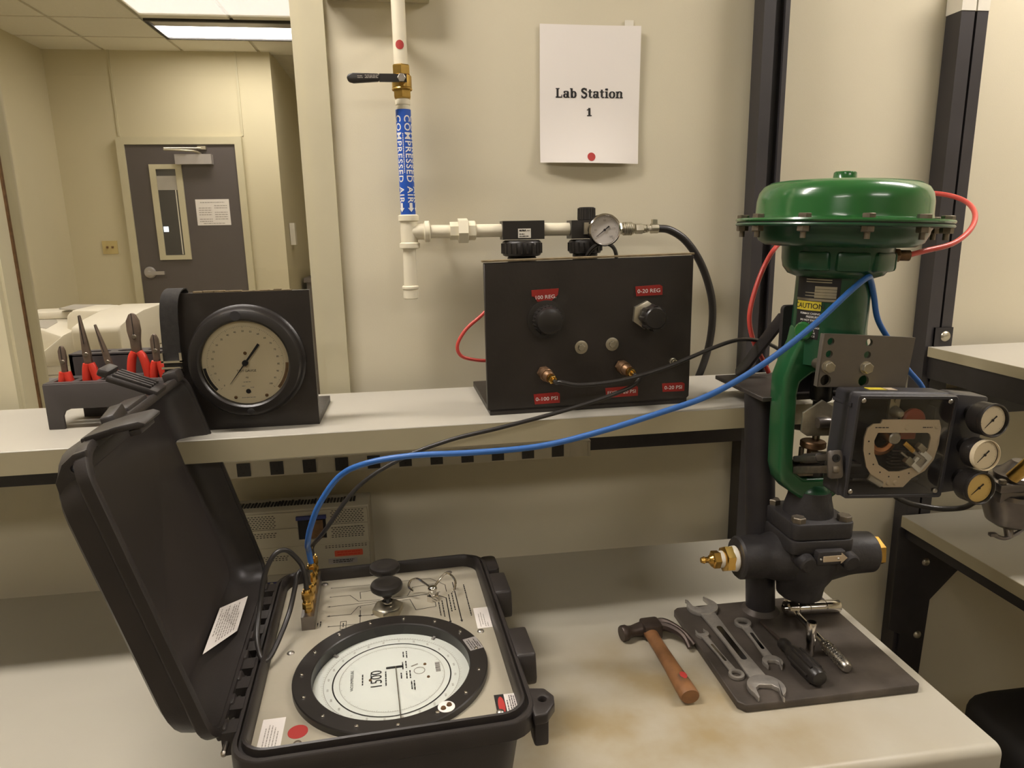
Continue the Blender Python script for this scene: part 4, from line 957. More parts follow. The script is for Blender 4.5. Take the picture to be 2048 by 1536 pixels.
# latches on the far edge of the lid: one hanging over the opening, one flipped back
mb = MB().prism([(-.004, -.012), (-.002, .024), (-.005, .054), (-.001, .057), (.004, .050), (.006, .024), (.005, -.012)], LM @ frame((LL+.002, .052, 0), (1, 0, 0), (0, 1, 0)) @ Matrix.Scale(-1, 4, (0, 1, 0)), .062, bev=.002)
la = obj('latch', mb, M_case, lid, space='local')
obj('latch_base', MB().box((LL-.010, .055, -.018), (LL+.006, .110, -.002), LM, bev=.003), M_case, la, space='local')
obj('latch_hook', MB().box((LL-.010, .056, .034), (LL-.002, .108, .048), LM, bev=.002), M_case, la, space='local')
B2 = LM @ Matrix.Translation((LL+.002, 0, -.004)) @ Matrix.Rotation(R(-38), 4, 'Y')
lb = obj('latch', MB().box((-.004, .285, -.066), (.006, .334, .006), B2, bev=.003), M_case, lid, space='local')
for k in range(4): obj('latch_rib', MB().box((.005, .289+.0115*k, -.060), (.0100, .2945+.0115*k, -.006), B2, bev=.001), M_case, lb, space='local')
obj('latch_hook', MB().box((.0, .287, -.080), (.012, .332, -.065), B2, bev=.003), M_case, lb, space='local')
obj('handle_lug', MB().prism([(LL-.012, .125), (LL+.012, .128), (LL+.018, .17), (LL-.004, .175)], LM @ Matrix.Translation((0, 0, -.020)), .018, bev=.003), M_case, lid, space='local')
obj('lid_ledge', MB().box((LL-.006, .19, -.040), (LL+.008, .27, -.006), LM, bev=.004), M_case, lid, space='local')
obj('corner_lug', MB().box((LL-.006, .395, -.02), (LL+.014, .430, .004), LM, bev=.004), M_case, lid, space='local')
mb = MB().prism([(.406, 0), (.4055, -.014), (.398, -.029), (.380, -.043), (.350, -.046), (.350, -.02), (.378, -.002)][::-1], LM @ frame((0, .026, 0), (1, 0, 0), (0, -1, 0)), .008, bev=.0015, holes=[circ(.3895, -.0175, .0045, 12)])
obj('lid_hasp', mb, M_case, lid, space='local')
# paper label near the hinge
lab = [(.0445, .168, -.0445), (.0475, .292, -.0445), (.020, .362, -.0215), (.0185, .255, -.0205)]
mb = MB(); mb.b.faces.new([mb.b.verts.new(LM @ (V(p)+V((.004, 0, .0035)))) for p in lab])
pl_ = obj('paper_label', mb, M_paper, lid, space='local')
A_, B_, C_, D_ = [CFr @ LM @ (V(p)+V((.0045, 0, .0042))) for p in lab]
mb = MB(); rnd = random.Random(9)
for r_ in range(9):
    f0 = .10+.088*r_; x = .10 if r_ > 1 else .30; xe = (.92, .80, .88, .95, .70, .9, .85, .9, .6)[r_]
    pt = lambda s_, t_: (A_*(1-s_)+B_*s_)*(1-t_)+(D_*(1-s_)+C_*s_)*t_
    while x < xe:
        wd = rnd.uniform(.03, .09); x2 = min(x+wd, xe); mb.quad([pt(x, f0), pt(x2, f0), pt(x2, f0+.035), pt(x, f0+.035)]); x = x2+.02
obj('printed_lines', mb, M_faint, pl_, smooth=False)

# instrument panel -------------------------------------------------------
def CL(x, y, z=PZ): return Matrix.Translation((x, y, z))
def cobj(name, mb, m, par=None, label=None): return obj(name, mb, m, par or cc_, label, space='local')
RC = (.200, .1345)
RB_ = Matrix.Translation((RC[0], RC[1], PZ))
ringp = cobj('dial_bezel', MB().lathe([(.1405, 0), (.1405, .0085), (.139, .010), (.1155, .010), (.114, .0085), (.1135, -.013)], RB_, 96), M_blkplas, None, 'wide black bezel ring')
for i in range(15):
    a = R(360*i/15+8); cobj('bezel_screw', MB().lathe([(0, .0022), (.0022, .0019), (.0032, .0006), (.0032, 0)], RB_ @ Matrix.Translation((.1285*math.cos(a), .1285*math.sin(a), .010)), 14), M_chrome, ringp)
RD_ = RB_ @ Matrix.Translation((0, 0, -.0095))
dial = cobj('dial', MB().disc(RD_ @ Matrix.Translation((0, 0, .0012)), .1135, 80), M_dialw)
cobj('mirror_ring', MB().lathe([(.0845, .0016), (.0865, .0016)], RD_, 96), M_ink, dial)
cobj('scale_ring', MB().lathe([(.098, .0015), (.0985, .0015)], RD_, 96).lathe([(.076, .0015), (.0764, .0015)], RD_, 96), M_faint, dial)
mb = MB()
for i in range(150):
    a = 2*math.pi*i/150; big = i % 5 == 0
    for r0, r1 in ((.0985, .101 if not big else .1025), (.076, .0745 if not big else .073)):
        mb.quad([RD_ @ V((q*math.cos(a)-w_*math.sin(a), q*math.sin(a)+w_*math.cos(a), .0016)) for q, w_ in ((r0, -.0002), (r0, .0002), (r1, .0002), (r1, -.0002))])
cobj('graduations', mb, M_faint, dial)
DT = Matrix.Translation((0, 0, 0))
CDm = CFr @ RD_ @ Matrix.Translation((0, 0, .0018)) @ Matrix.Rotation(R(90), 4, 'Z')   # dial print reads upward (towards the back)
for i in range(24):
    a = R(15*i+7); text(str(100*((24-i) % 15)), .0042, CDm @ Matrix.Translation((.0925*math.cos(a), .0925*math.sin(a), 0)), dial, M_faint)
text('1500', .0235, CDm @ Matrix.Translation((.000, .0225, 0)), dial, M_ink, sx=.92)
text('VACUUM/PRESSURE', .0062, CDm @ Matrix.Translation((.004, .058, 0)), dial, M_ink, sx=.9)
lines(CDm, [(-.010, .016, .043), (.000, .014, .031), (-.018, .016, .0095), (.016, .034, -.016), (.018, .036, -.021), (-.008, .010, -.021), (-.008, .012, -.026), (-.034, -.014, -.027), (-.036, -.014, -.031), (-.006, .008, -.0130), (.046, .062, -.018), (.044, .062, -.023)], dial, M_ink, h=.0018)
mb = MB().lathe([(.0075, .0018), (.0085, .0018)], RD_ @ Matrix.Translation((.040, .008, 0)), 24).box((.0345, .0055, .0016), (.0455, .0075, .0019), RD_ @ Matrix.Translation((0, 0, 0)) @ Matrix.Rotation(R(25), 4, 'Z')); cobj('dial_emblem', mb, M_faint, dial)
mb = MB()
for k in range(5): mb.box((.064, .000+.0048*k, .0016), (.071, .0035+.0048*k, .0020), RD_)
cobj('maker_mark', mb, M_closer, dial)
for x, y in ((-.032, .0), (.049, .022), (.052, -.010)): cobj('dial_screw', MB().lathe([(0, .003), (.002, .0026), (.0024, .001)], RD_ @ Matrix.Translation((x, y, 0)), 12), M_bronze, dial)
cobj('dial_slot', MB().prism(rrect(.0255, .0034, .0016, 4, .004, .0235), RD_ @ Matrix.Translation((0, 0, .0012)), .0016), M_ink, dial)
cobj('needle', MB().box((-.0007, -.100, .0042), (.0007, .022, .0048), RD_ @ Matrix.Translation((.006, .0, 0)) @ Matrix.Rotation(R(1.5), 4, 'Z')), M_bolt, dial)
for a in (52, 140): cobj('dial_clip', MB().box((-.003, -.002, .001), (.004, .002, .004), RD_ @ Matrix.Rotation(R(a), 4, 'Z') @ Matrix.Translation((.1095, 0, 0))), M_closer, dial)
cobj('dial_glass', MB().disc(RB_ @ Matrix.Translation((0, 0, .0078)), .1142, 64), M_lens)
for a, ln_ in ((14, .019),):
    T = RB_ @ Matrix.Rotation(R(a), 4, 'Z') @ Matrix.Translation((.128, 0, .0101))
    g_ = cobj('bezel_plate', MB().box((-.0105, -.0165, 0), (.0105, .0165, .0005), T), M_closer, ringp)
    lines(CFr @ T @ Matrix.Translation((0, 0, .0008)) @ Matrix.Rotation(R(90), 4, 'Z'), [(-.013, .010, .0065), (-.011, .012, .003), (-.013, .006, -.0005), (-.010, .012, -.0045), (-.013, .003, -.007)], g_, M_ink, h=.0013)
T = RB_ @ Matrix.Rotation(R(-57), 4, 'Z') @ Matrix.Translation((.127, 0, .0101))
cobj('bezel_disc', MB().lathe([(0, .0006), (.0115, .0006), (.0115, 0)], T, 28), M_paper, ringp)
for y in (-.005, .005): cobj('disc_screw', MB().lathe([(0, .003), (.003, .0026), (.0038, .0006)], T @ Matrix.Translation((.0, y, 0)), 14), M_bronze, ringp)
# panel screws
for x, y in ((.086, .4285), (.314, .4225), (.048, .218), (.343, .2125), (.078, .012), (.34, .015)):
    cobj('panel_screw', MB().lathe([(0, .0030), (.003, .0027), (.0052, .0012), (.0058, 0)], CL(x, y), 18), M_steel)
# flow diagram printed on the panel
mb = MB()
def trace(pts, w_=.0011):
    for (x0, y0), (x1, y1) in zip(pts, pts[1:]):
        d_ = V((x1-x0, y1-y0, 0)); l_ = d_.length; d_ /= l_; n_ = V((-d_.y, d_.x, 0))*w_/2; e = d_*w_/2
        mb.quad([V((x0, y0, PZ+.0004))-n_-e, V((x1, y1, PZ+.0004))-n_+e, V((x1, y1, PZ+.0004))+n_+e, V((x0, y0, PZ+.0004))+n_-e])
def arrow(x, y, dx, dy, s_=.0055):
    n_ = (-dy, dx); mb.b.faces.new([mb.b.verts.new(p) for p in ((x+dx*s_, y+dy*s_, PZ+.0005), (x+n_[0]*s_*.36, y+n_[1]*s_*.36, PZ+.0005), (x-n_[0]*s_*.36, y-n_[1]*s_*.36, PZ+.0005))])
trace([(.098, .4105), (.167, .4078)]); trace([(.205, .4085), (.277, .4073), (.302, .3765), (.302, .352)])
trace([(.098, .378), (.1325, .3772), (.1478, .3524), (.185, .3495)]); trace([(.0997, .3448), (.182, .3446)])
trace([(.100, .3136), (.136, .3117), (.148, .3353), (.182, .339)]); trace([(.100, .2807), (.1515, .2785), (.1515, .321)])
trace([(.1515, .329), (.1515, .333)]); trace([(.1515, .361), (.150, .384), (.172, .386)]); trace([(.1512, .3034), (.172, .3019)])
trace([(.2106, .338), (.2366, .339), (.2448, .3014), (.2793, .3051), (.2793, .322)]); trace([(.2067, .3529), (.2328, .3521), (.2433, .3807), (.285, .386)])
trace([(.2067, .3455), (.29, .353)], .0016); trace([(.3164, .3826), (.3172, .252)], .0018); trace([(.288, .340), (.2992, .330), (.2985, .253)], .0018)
arrow(.098, .4105, 1, 0, .004); arrow(.100, .3448, -1, 0); arrow(.101, .3136, -1, 0); arrow(.098, .378, 1, 0, .004); arrow(.100, .2807, 1, 0, .0045)
arrow(.170, .3019, 1, 0); arrow(.182, .3446, 1, 0); arrow(.170, .386, 1, 0, .004); arrow(.3172, .2525, 0, -1, .007); arrow(.2985, .2535, 0, -1, .007); arrow(.212, .338, -1, 0); arrow(.312, .3475, 1, 0, .004)
for a in range(1): mb.prism(circ(.1512, .3034, .0024, 12), CL(0, 0, PZ+.0001), .0004)
for (x0, x1, y0, y1) in ((.1195, .1295, .268, .2688), (.1195, .1295, .2915, .2923), (.1195, .1203, .268, .292), (.1287, .1295, .268, .292)): mb.box((x0, y0, PZ+.0001), (x1, y1, PZ+.0005))
cobj('flow_diagram', mb, M_ink)
Tp = CFr @ CL(0, 0, PZ+.0006) @ Matrix.Rotation(R(-90), 4, 'Z')  # print reads toward the viewer
lines(Tp, [(-.370, -.262, .335), (-.345, -.285, .3105), (-.340, -.282, .3045), (-.322, -.268, .291), (-.318, -.272, .285), (-.300, -.283, .0875), (-.296, -.286, .083), (-.2865, -.274, .1245)], cc_, M_ink, h=.0018)
# stickers
def sticker(x0, x1, y0, y1, m, name, rows, mi, ang=0., hh=.0012, dirz=90):
    cx, cy = (x0+x1)/2, (y0+y1)/2; T = CL(cx, cy, PZ) @ Matrix.Rotation(R(ang), 4, 'Z')
    s_ = cobj(name, MB().box((-(x1-x0)/2, -(y1-y0)/2, 0), ((x1-x0)/2, (y1-y0)/2, .0005), T), m)
    if rows: lines(CFr @ T @ Matrix.Translation((0, 0, .0008)) @ Matrix.Rotation(R(dirz), 4, 'Z'), rows, s_, mi, h=hh)
    return s_
sticker(.3400, .3645, .2205, .2840, M_paper, 'calibration_sticker', [(-.028, .012, .006), (-.022, .016, .002), (-.028, .010, -.002), (-.028, -.016, -.006)], M_faint, -1)
sticker(.0285, .0575, -.010, .0675, M_paper, 'calibration_sticker', [(-.026, .020, .008), (-.030, .026, .004), (-.018, .024, 0), (-.030, .02, -.004), (-.030, .012, -.008)], M_faint, -1)
s_ = sticker(.3360, .3690, .0030, .0500, M_paper, 'warning_sticker', [(-.022, .020, -.004), (-.022, .020, -.007), (-.022, .018, -.010), (-.022, .010, .0), (-.022, -.004, -.0135)], M_ink, -2, .0012)
Tw = CL(.3525, .0265, PZ) @ Matrix.Rotation(R(-2), 4, 'Z')
cobj('warning_band', MB().box((-.0165, -.0235, .0006), (-.003, .0235, .0008), Tw), M_ink, s_)
cobj('warning_oval', MB().lathe([(.0064, .0009), (0, .0012)], Tw @ Matrix.Translation((-.0085, 0, 0)) @ Matrix.Diagonal((.72, 2.9, 1, 1)), 28), M_reddot, s_)
cobj('red_dot_sticker', MB().lathe([(0, .0005), (.0128, .0005), (.0128, 0)], CL(.0765, .0345), 32), M_reddot)
# star-nut knobs
def knob(x, y, zk, nut, nm='pump_knob'):
    k_ = cobj(nm, MB().lathe([(.0045, 0), (.0045, .024), (.008, .027), (.010, .031), (.0125, .034), (.021, .038), (.0265, .043), (.0272, .048), (.0255, .052), (.019, .0545), (.012, .0535), (0, .053)], Matrix.Translation((x, y, PZ+zk)), 36), M_blkplas, None, 'black mushroom knob')
    if nut:
        cobj('knob_nut', MB().hexa((x, y, PZ), (0, 0, 1), .0265, .0105, R(12), .1).lathe([(.0225, .0105), (.0175, .0135), (.0075, .0135)], CL(x, y), 28), M_nickel, k_)
        cobj('stem_ring', MB().lathe([(.0048, .0), (.009, .0), (.009, .003), (.0048, .003)], CL(x, y, PZ+.0165), 20), M_chrome, k_)
    else: cobj('knob_base', MB().cyl((x, y, PZ), (x, y, PZ+.03), .0135, .0115, 24), M_blkplas, k_)
    return k_
knob(.198, .309, .0, True)
knob(.196, .372, .002, False)
# three-way toggle valve with bent wire wings
tv = cobj('toggle_valve', MB().hexa((.276, .328, PZ), (0, 0, 1), .011, .012, R(20)).cyl((.276, .328, PZ+.012), (.276, .328, PZ+.019), .007, n=20).sph((.276, .328, PZ+.022), .0085, sz=.7), M_chrome)
zz = PZ+.020
cobj('wire_handle', MB().tube([(.276, .331, zz), (.262, .345, zz+.006), (.252, .356, zz+.009), (.240, .357, zz+.006), (.236, .347, zz), (.243, .337, zz-.004)], .0021, n=8).tube([(.277, .331, zz), (.290, .345, zz+.008), (.302, .358, zz+.012), (.312, .355, zz+.009), (.318, .343, zz+.002), (.314, .328, zz-.006)], .0021, n=8), M_chrome, tv)
# manifold with brass fittings
MU = .0695
man = cobj('manifold_block', MB().box((MU-.0105, .2785, PZ), (MU+.0105, .437, PZ+.0235), bev=.0012, seg=1), M_alum)
def fitting(v_, tall=1.):
    z0 = PZ+.0235
    f_ = cobj('brass_fitting', MB().cyl((MU, v_, z0), (MU, v_, z0+.006), .0062, n=18).hexa((MU, v_, z0+.006), (0, 0, 1), .0088, .012*tall, R(15)).cyl((MU, v_, z0+.006+.012*tall), (MU, v_, z0+.011+.012*tall), .0075, n=18).hexa((MU, v_, z0+.011+.012*tall), (0, 0, 1), .0085, .013*tall, R(5)).cyl((MU, v_, z0+.011+.025*tall), (MU, v_, z0+.015+.025*tall), .0058, n=18), M_brassy, man)
    return z0+.012+.025*tall
FV = [.2965, .328, .359, .391, .423]
FZ = [fitting(v_, 1. if i != 1 else .7) for i, v_ in enumerate(FV)]
top = [CFr @ V((MU, v_, z_)) for v_, z_ in zip(FV, FZ)]
ds_ = tuple(top[0]); de_ = tuple(top[1])
loop = obj('jumper_hose', MB().tube([ds_, (ds_[0]-.001, ds_[1]+.002, ds_[2]+.03), (-.205, -.470, .990), (-.2215, -.480, 1.016), (-.239, -.49, 1.014), (-.254, -.50, .986), (-.262, -.52, .942), (-.261, -.556, .914), (-.2495, -.590, .899), (-.2415, -.590, .894), (-.2325, -.565, .901), (-.2195, -.510, .925), (-.2085, -.468, .968), (de_[0]+.001, de_[1]-.010, de_[2]+.030), (de_[0], de_[1], de_[2]+.010), de_], .0040, n=12), M_blkhose, cc_, 'black jumper hose looping over the hinge')

# ------------------------------------------------------------------ loose hoses
t3, t4 = tuple(top[3]), tuple(top[4])
one('blue_air_hose', MB().tube([t3, (t3[0]-.002, t3[1]-.004, t3[2]+.03), (-.197, -.43, 1.000), (-.186, -.45, 1.040), (-.166, -.46, 1.085), (-.129, -.47, 1.133), (-.08, -.49, 1.158), (-.01, -.5, 1.168), (.084, -.51, 1.17), (.186, -.52, 1.177), (.28, -.53, 1.198), (.374, -.54, 1.226), (.45, -.55, 1.253), (.53, -.555, 1.297), (.609, -.555, 1.354), (.679, -.54, 1.406), (.716, -.525, 1.425), (.737, -.505, 1.420), (.760, -.485, 1.390), (.776, -.478, 1.35), (.805, -.476, 1.310), (.845, -.470, 1.262), (.880, -.468, 1.226), (.893, -.468, 1.19)], .0048, n=14), M_blue, 'long bright blue air hose from the open case to the green valve', 'air hose', loc=t3)
one('black_air_hose', MB().tube([t4, (t4[0]+.001, t4[1]+.001, t4[2]+.02), (-.176, -.384, 1.000), (-.1135, -.38, 1.077), (-.037, -.38, 1.124), (.051, -.385, 1.155), (.14, -.385, 1.172), (.25, -.380, 1.194), (.334, -.372, 1.214), (.3825, -.362, 1.228), (.401, -.353, 1.240), tuple(c2+d2*.008), tuple(c2)], .0038, n=12), M_blkhose, 'black air hose from the open case to the fixed 20 psi coupler', 'air hose', loc=t4)
one('black_air_hose', MB().tube([tuple(c1), tuple(c1+d1*.008), (.254, -.362, 1.243), (.288, -.368, 1.2375), (.363, -.366, 1.242), (.449, -.358, 1.260), (.538, -.345, 1.288), (.594, -.332, 1.300), (.649, -.305, 1.294), (.702, -.275, 1.275), (.741, -.255, 1.25), (.752, -.252, 1.2225)], .0038, n=12), M_blkhose, 'black air hose from the 0-100 psi coupler to behind the green valve', 'air hose', loc=tuple(c1))

# ------------------------------------------------------------------ green control valve on its stand
cv = thing('control_valve', 'green diaphragm control valve with black body on a steel plate stand', 'control valve', (.69, -.44, DK))
PLZ = .774
obj('base_plate', MB().prism([(.477, -.642), (.487, -.654), (.783, -.654), (.789, -.648), (.789, -.365), (.782, -.358), (.486, -.358), (.477, -.366)], Matrix.Translation((0, 0, DK)), PLZ-DK, bev=.0015, seg=1), M_plate, cv, 'worn dark steel base plate')
col_ = obj('column', MB().cyl((.644, -.392, PLZ), (.634, -.358, 1.203), .0275, .0275, 32), M_steel_blk, cv)
mb = MB().lathe([(.0275, .008), (.0305, .005), (.036, 0)], Matrix.Translation((.644, -.392, PLZ)), 26); obj('weld_bead', mb, M_plate, col_)
mb = MB().prism([(.605, -.425), (.765, -.425), (.765, -.225), (.605, -.225)], Matrix.Translation((0, 0, 1.203)), .008, bev=.001, seg=1)
M_brk = mat('bracket_steel', (.050, .042, .037), .5, metal=.2, var=.2, scale=20)
bkt = obj('support_bracket', mb, M_brk, cv)
obj('bracket_plate', MB().prism(rrect(.135, .165, .008, 4, .7155, 1.288), frame((0, -.398, 0), (1, 0, 0), (0, -1, 0)) @ Matrix.Translation((0, 0, -.010)), .010, bev=.001, seg=1), M_steel_blk, bkt)
mb = MB().prism([(-.250, 1.211), (-.225, 1.211), (-.225, 1.222), (-.382, 1.355), (-.390, 1.355), (-.390, 1.330)], frame((.648, 0, 0), (0, 1, 0), (1, 0, 0)), .007, bev=.0008)
obj('gusset', mb, M_steel_blk, bkt)

A = frame((.6925, -.44, .82), (1, 0, -.035), (.035, 0, 1))
def ax(x, y, h): return A @ V((x, y, h))
AR = A.to_3x3()
# body: bowl, neck, two ports
mb = MB().lathe([(0, .006), (.034, .0065), (.0405, .012), (.042, .026), (.044, .036), (.053, .052), (.061, .072), (.063, .092), (.060, .112), (.056, .130), (.055, .141), (0, .141)], A, 40)
body = obj('valve_body', mb, M_cast, cv)
mb = MB().lathe([(0, 0), (.036, .0), (.0395, .004), (.040, .045), (.039, .052), (.044, .070), (.052, .10)], frame(ax(-.132, 0, .090), AR @ V((0, 1, 0)), AR @ V((1, 0, 0))), 32); obj('inlet_port', mb, M_cast, body)
mb = MB().lathe([(0, 0), (.034, 0), (.038, .004), (.0395, .042), (.041, .055), (.050, .10)], frame(ax(.137, 0, .088), AR @ V((0, 1, 0)), AR @ V((-1, 0, 0))), 32); obj('outlet_port', mb, M_cast, body)
mb = MB().prism(rrect(.122, .122, .014, 5, 0, 0), A @ Matrix.Translation((0, 0, .118)), .026, bev=.004)
mb.prism([(-.052, -.05), (.052, -.05), (.046, .05), (-.046, .05)], A @ Matrix.Translation((0, 0, .10)), .02, bev=.004); obj('body_flange', mb, M_cast, body)
for x in (-.034, .048):
    mb = MB().cyl(ax(x, -.046, .108), ax(x+.002, -.074, .104), .0165, .0155, 22, bev=.003); obj('flange_boss', mb, M_cast, body)
mb = MB().prism([(-.020, -.0055), (.014, -.0055), (.014, -.0105), (.026, 0), (.014, .0105), (.014, .0055), (-.020, .0055)], A @ frame((.012, -.0735, .116), (1, 0, .02), (0, -1, 0)) @ Matrix.Translation((0, 0, 0)), .0015, bev=.0003, seg=1)
fa = obj('flow_arrow', mb, M_tan, body, 'tan metal flow arrow')
for x in (-.013, .020): obj('rivet', MB().sph(ax(x, -.0752, .116), .0022, n=8), M_steel, fa)
obj('arrow_pad', MB().box((-.018, -.0732, .103), (.036, -.045, .129), A, bev=.004), M_cast, body)
# brass inlet fitting with thread tape
d_ = AR @ V((-1, 0, 0)); p = ax(-.132, 0, .088)
fi = obj('inlet_fitting', MB().cyl(p, p+d_*.004, .0225).hexa(p+d_*.010, d_, .0245, .016, R(30)).cyl(p+d_*.026, p+d_*.030, .013).hexa(p+d_*.034, d_, .0165, .013, R(10)).lathe([(.011, 0), (.008, .006), (.0055, .008), (.0055, .014), (.0068, .016), (.0045, .022), (0, .022)], zframe(p+d_*.046, d_), 18), M_brassy, cv, 'brass inlet fitting')
obj('thread_tape', MB().cyl(p+d_*.0005, p+d_*.011, .0235, .0225, 24, bev=.0015).cyl(p+d_*.026, p+d_*.0345, .0155, .015, 24, bev=.001), M_cap, fi)
p = ax(.137, 0, .088); d_ = AR @ V((1, 0, 0))
fo = obj('outlet_plug', MB().hexa(p-d_*.001, d_, .028, .017, R(22), .05), M_brassy, cv, 'brass outlet plug')
# bonnet
bon = obj('bonnet', MB().prism(rrect(.118, .118, .014, 6), A @ Matrix.Translation((0, 0, .1445)), .030, bev=.003).lathe([(.044, 0), (.042, .014), (.038, .030), (.036, .045), (0, .045)], A @ Matrix.Translation((0, 0, .174)), 32), M_cast, cv)
for x, y in ((-.044, -.044), (.044, -.044), (-.044, .044), (.044, .044)):
    obj('bonnet_bolt', MB().hexa(ax(x, y, .174), AR @ V((0, 0, 1)), .0125, .0105, R(17)), M_bolt, bon)
KR = .858
def sk(p): return [(r*KR, h) for r, h in p]
# yoke: cast green frame with a tall window, neck and spring case
out = [(-.030, .208), (.030, .208), (.054, .224), (.070, .242), (.078, .268), (.084, .40), (.085, .430), (.076, .462), (.064, .492), (.060, .520), (-.060, .520), (-.064, .492), (-.076, .462), (-.086, .430), (-.085, .40), (-.078, .268), (-.070, .242), (-.054, .224)]
hole = [(-.049, .262), (-.053, .290), (-.057, .400), (-.054, .422), (-.036, .436), (-.020, .442), (.020, .442), (.036, .436), (.054, .422), (.057, .400), (.053, .290), (.049, .262), (.030, .246), (-.030, .246)]
yk = obj('yoke', MB().prism(out, A @ frame((0, .024, 0), (1, 0, 0), (0, -1, 0)), .048, bev=.007, holes=[hole], seg=3), M_yoke, cv)
mb = MB().lathe(sk([(.070, .455), (.071, .49), (.070, .600), (.076, .612)]), A, 48); obj('yoke_neck', mb, M_castgreen, yk)
mb = MB().lathe(sk([(.040, .196), (.041, .206), (.040, .222), (.030, .232), (0, .232)]), A, 30); obj('yoke_base', mb, M_castgreen, yk)
mb = MB().cyl(ax(-.050, -.018, .512), ax(-.064, -.026, .512), .016, n=18, bev=.003); obj('neck_boss', mb, M_green, yk)
sp = MB().lathe(sk([(.072, .602), (.088, .607), (.098, .618), (.1015, .632), (.1025, .652), (.104, .655)]), A, 48)
obj('spring_case', sp, M_castgreen, cv)
mb = MB()
for k in range(5):
    a = R(215+40*k); c0 = V((math.cos(a)*.080, math.sin(a)*.080, 0))
    mb.box((-.026, -.010, .614), (.026, .012, .646), A @ Matrix.Translation(c0) @ Matrix.Rotation(a+R(90), 4, 'Z'), bev=.006)
obj('case_lug', mb, M_castgreen, cv)
FZ_ = .690
obj('lower_diaphragm_case', MB().lathe(sk([(.100, .652), (.135, .654), (.149, .661), (.156, .674), (.157, FZ_-.010), (.160, FZ_-.006), (.194, FZ_-.005), (.1955, FZ_-.003), (.194, FZ_-.0005), (.10, FZ_-.0005)]), A, 96), M_castgreen, cv)
obj('diaphragm_edge', MB().lathe(sk([(.15, FZ_-.0005), (.1925, FZ_-.0005), (.1925, FZ_+.0015), (.15, FZ_+.0015)]), A, 96), M_dark, cv)
uc = obj('upper_diaphragm_case', MB().lathe(sk([(.15, FZ_+.0015), (.194, FZ_+.0015), (.196, FZ_+.004), (.1945, FZ_+.0068), (.166, FZ_+.0078), (.160, FZ_+.010), (.1585, FZ_+.016), (.158, FZ_+.036), (.1545, FZ_+.049), (.147, FZ_+.059), (.134, FZ_+.0655), (.118, FZ_+.0675), (0, FZ_+.0675)]), A, 96), M_green, cv)
obj('cap_boss', MB().lathe(sk([(.036, FZ_+.067), (.026, FZ_+.069), (.0215, FZ_+.074), (.0205, FZ_+.083), (.0185, FZ_+.0845), (0, FZ_+.0845)]), A, 32), M_green, uc)
for k in range(11):
    a = R(251.5+360*k/11); x, y = .1555*math.cos(a), .1555*math.sin(a)
    b_ = obj('flange_bolt', MB().hexa(ax(x, y, FZ_+.0068), AR @ V((0, 0, 1)), .0100, .0068, R(13*k)), M_bolt, cv)
    obj('bolt_nut', MB().hexa(ax(x, y, FZ_-.0055), AR @ V((0, 0, -1)), .0100, .0085, R(19*k)).cyl(ax(x, y, FZ_-.013), ax(x, y, FZ_-.024), .0045, n=10), M_bolt, b_)
# nameplate and caution label wrapped on the neck
NR = .0608
def neck(a, h, r=NR): return ax(r*math.cos(a), r*math.sin(a), h)
def wrap(name, a0, a1, h0, h1, m, par, r=NR, n=14):
    mb = MB(); P0 = [[mb.b.verts.new(neck(a0+(a1-a0)*i/n, h, r)) for h in (h0, h1)] for i in range(n+1)]
    for q, p_ in zip(P0, P0[1:]): mb.b.faces.new((q[0], p_[0], p_[1], q[1]))
    return obj(name, mb, m, par)
NA0, NA1 = R(176), R(249)
npl = wrap('name_plate', NA0, NA1, .5625, .6025, M_ink, cv, NR+.0004)
wrap('plate_field', NA0+.02, NA1-.02, .5635, .5675, M_nickel, npl, NR+.0008)
for i, h in enumerate((.5860, .5810, .5760, .5712)): wrap('plate_blank', R(212), R(244), h-.0022, h+.0022, M_nickel, npl, NR+.0011)
for i, h in enumerate((.5990, .5950, .5770, .5720)):
    wrap('plate_print', R(196), R(214 if i > 1 else 236), h-.0008, h+.0008, M_nickel, npl, NR+.0012)
ca = wrap('caution_label', R(180), R(224), .4995, .5625, M_ink, cv, NR+.0005)
wrap('caution_band', R(180), R(224), .5475, .5625, M_yellow, ca, NR+.0008)
def ntext(s, size, a_c, h, par, m, bold=0.):
    text(s, size, None, par, m, bold=bold, cut=0, fn=lambda c_: neck(a_c+c_.x/NR, h+c_.y, NR+.0012))
ntext('CAUTION', .0122, R(203), .5545, ca, M_ink, .01)
for s_, sz, h, a_ in (('FOR', .0046, 0.5420, 194), ('MAX CASING', .0046, 0.5420, 211), ('PRESSURE', .0050, 0.5365, 212), ('DO NOT EXCEED', .0044, 0.5310, 208), ('35 PSI', .0062, 0.5245, 201), ('FOR OPERATING RANGE', .0036, 0.5185, 206), ('REFER TO SPRING', .0036, 0.5140, 204), ('AND ACTUATOR', .0044, 0.5095, 203), ('BEFORE SERVICE', .0044, 0.5045, 204)):
    ntext(s_, sz, R(a_), h, ca, M_white, .012)
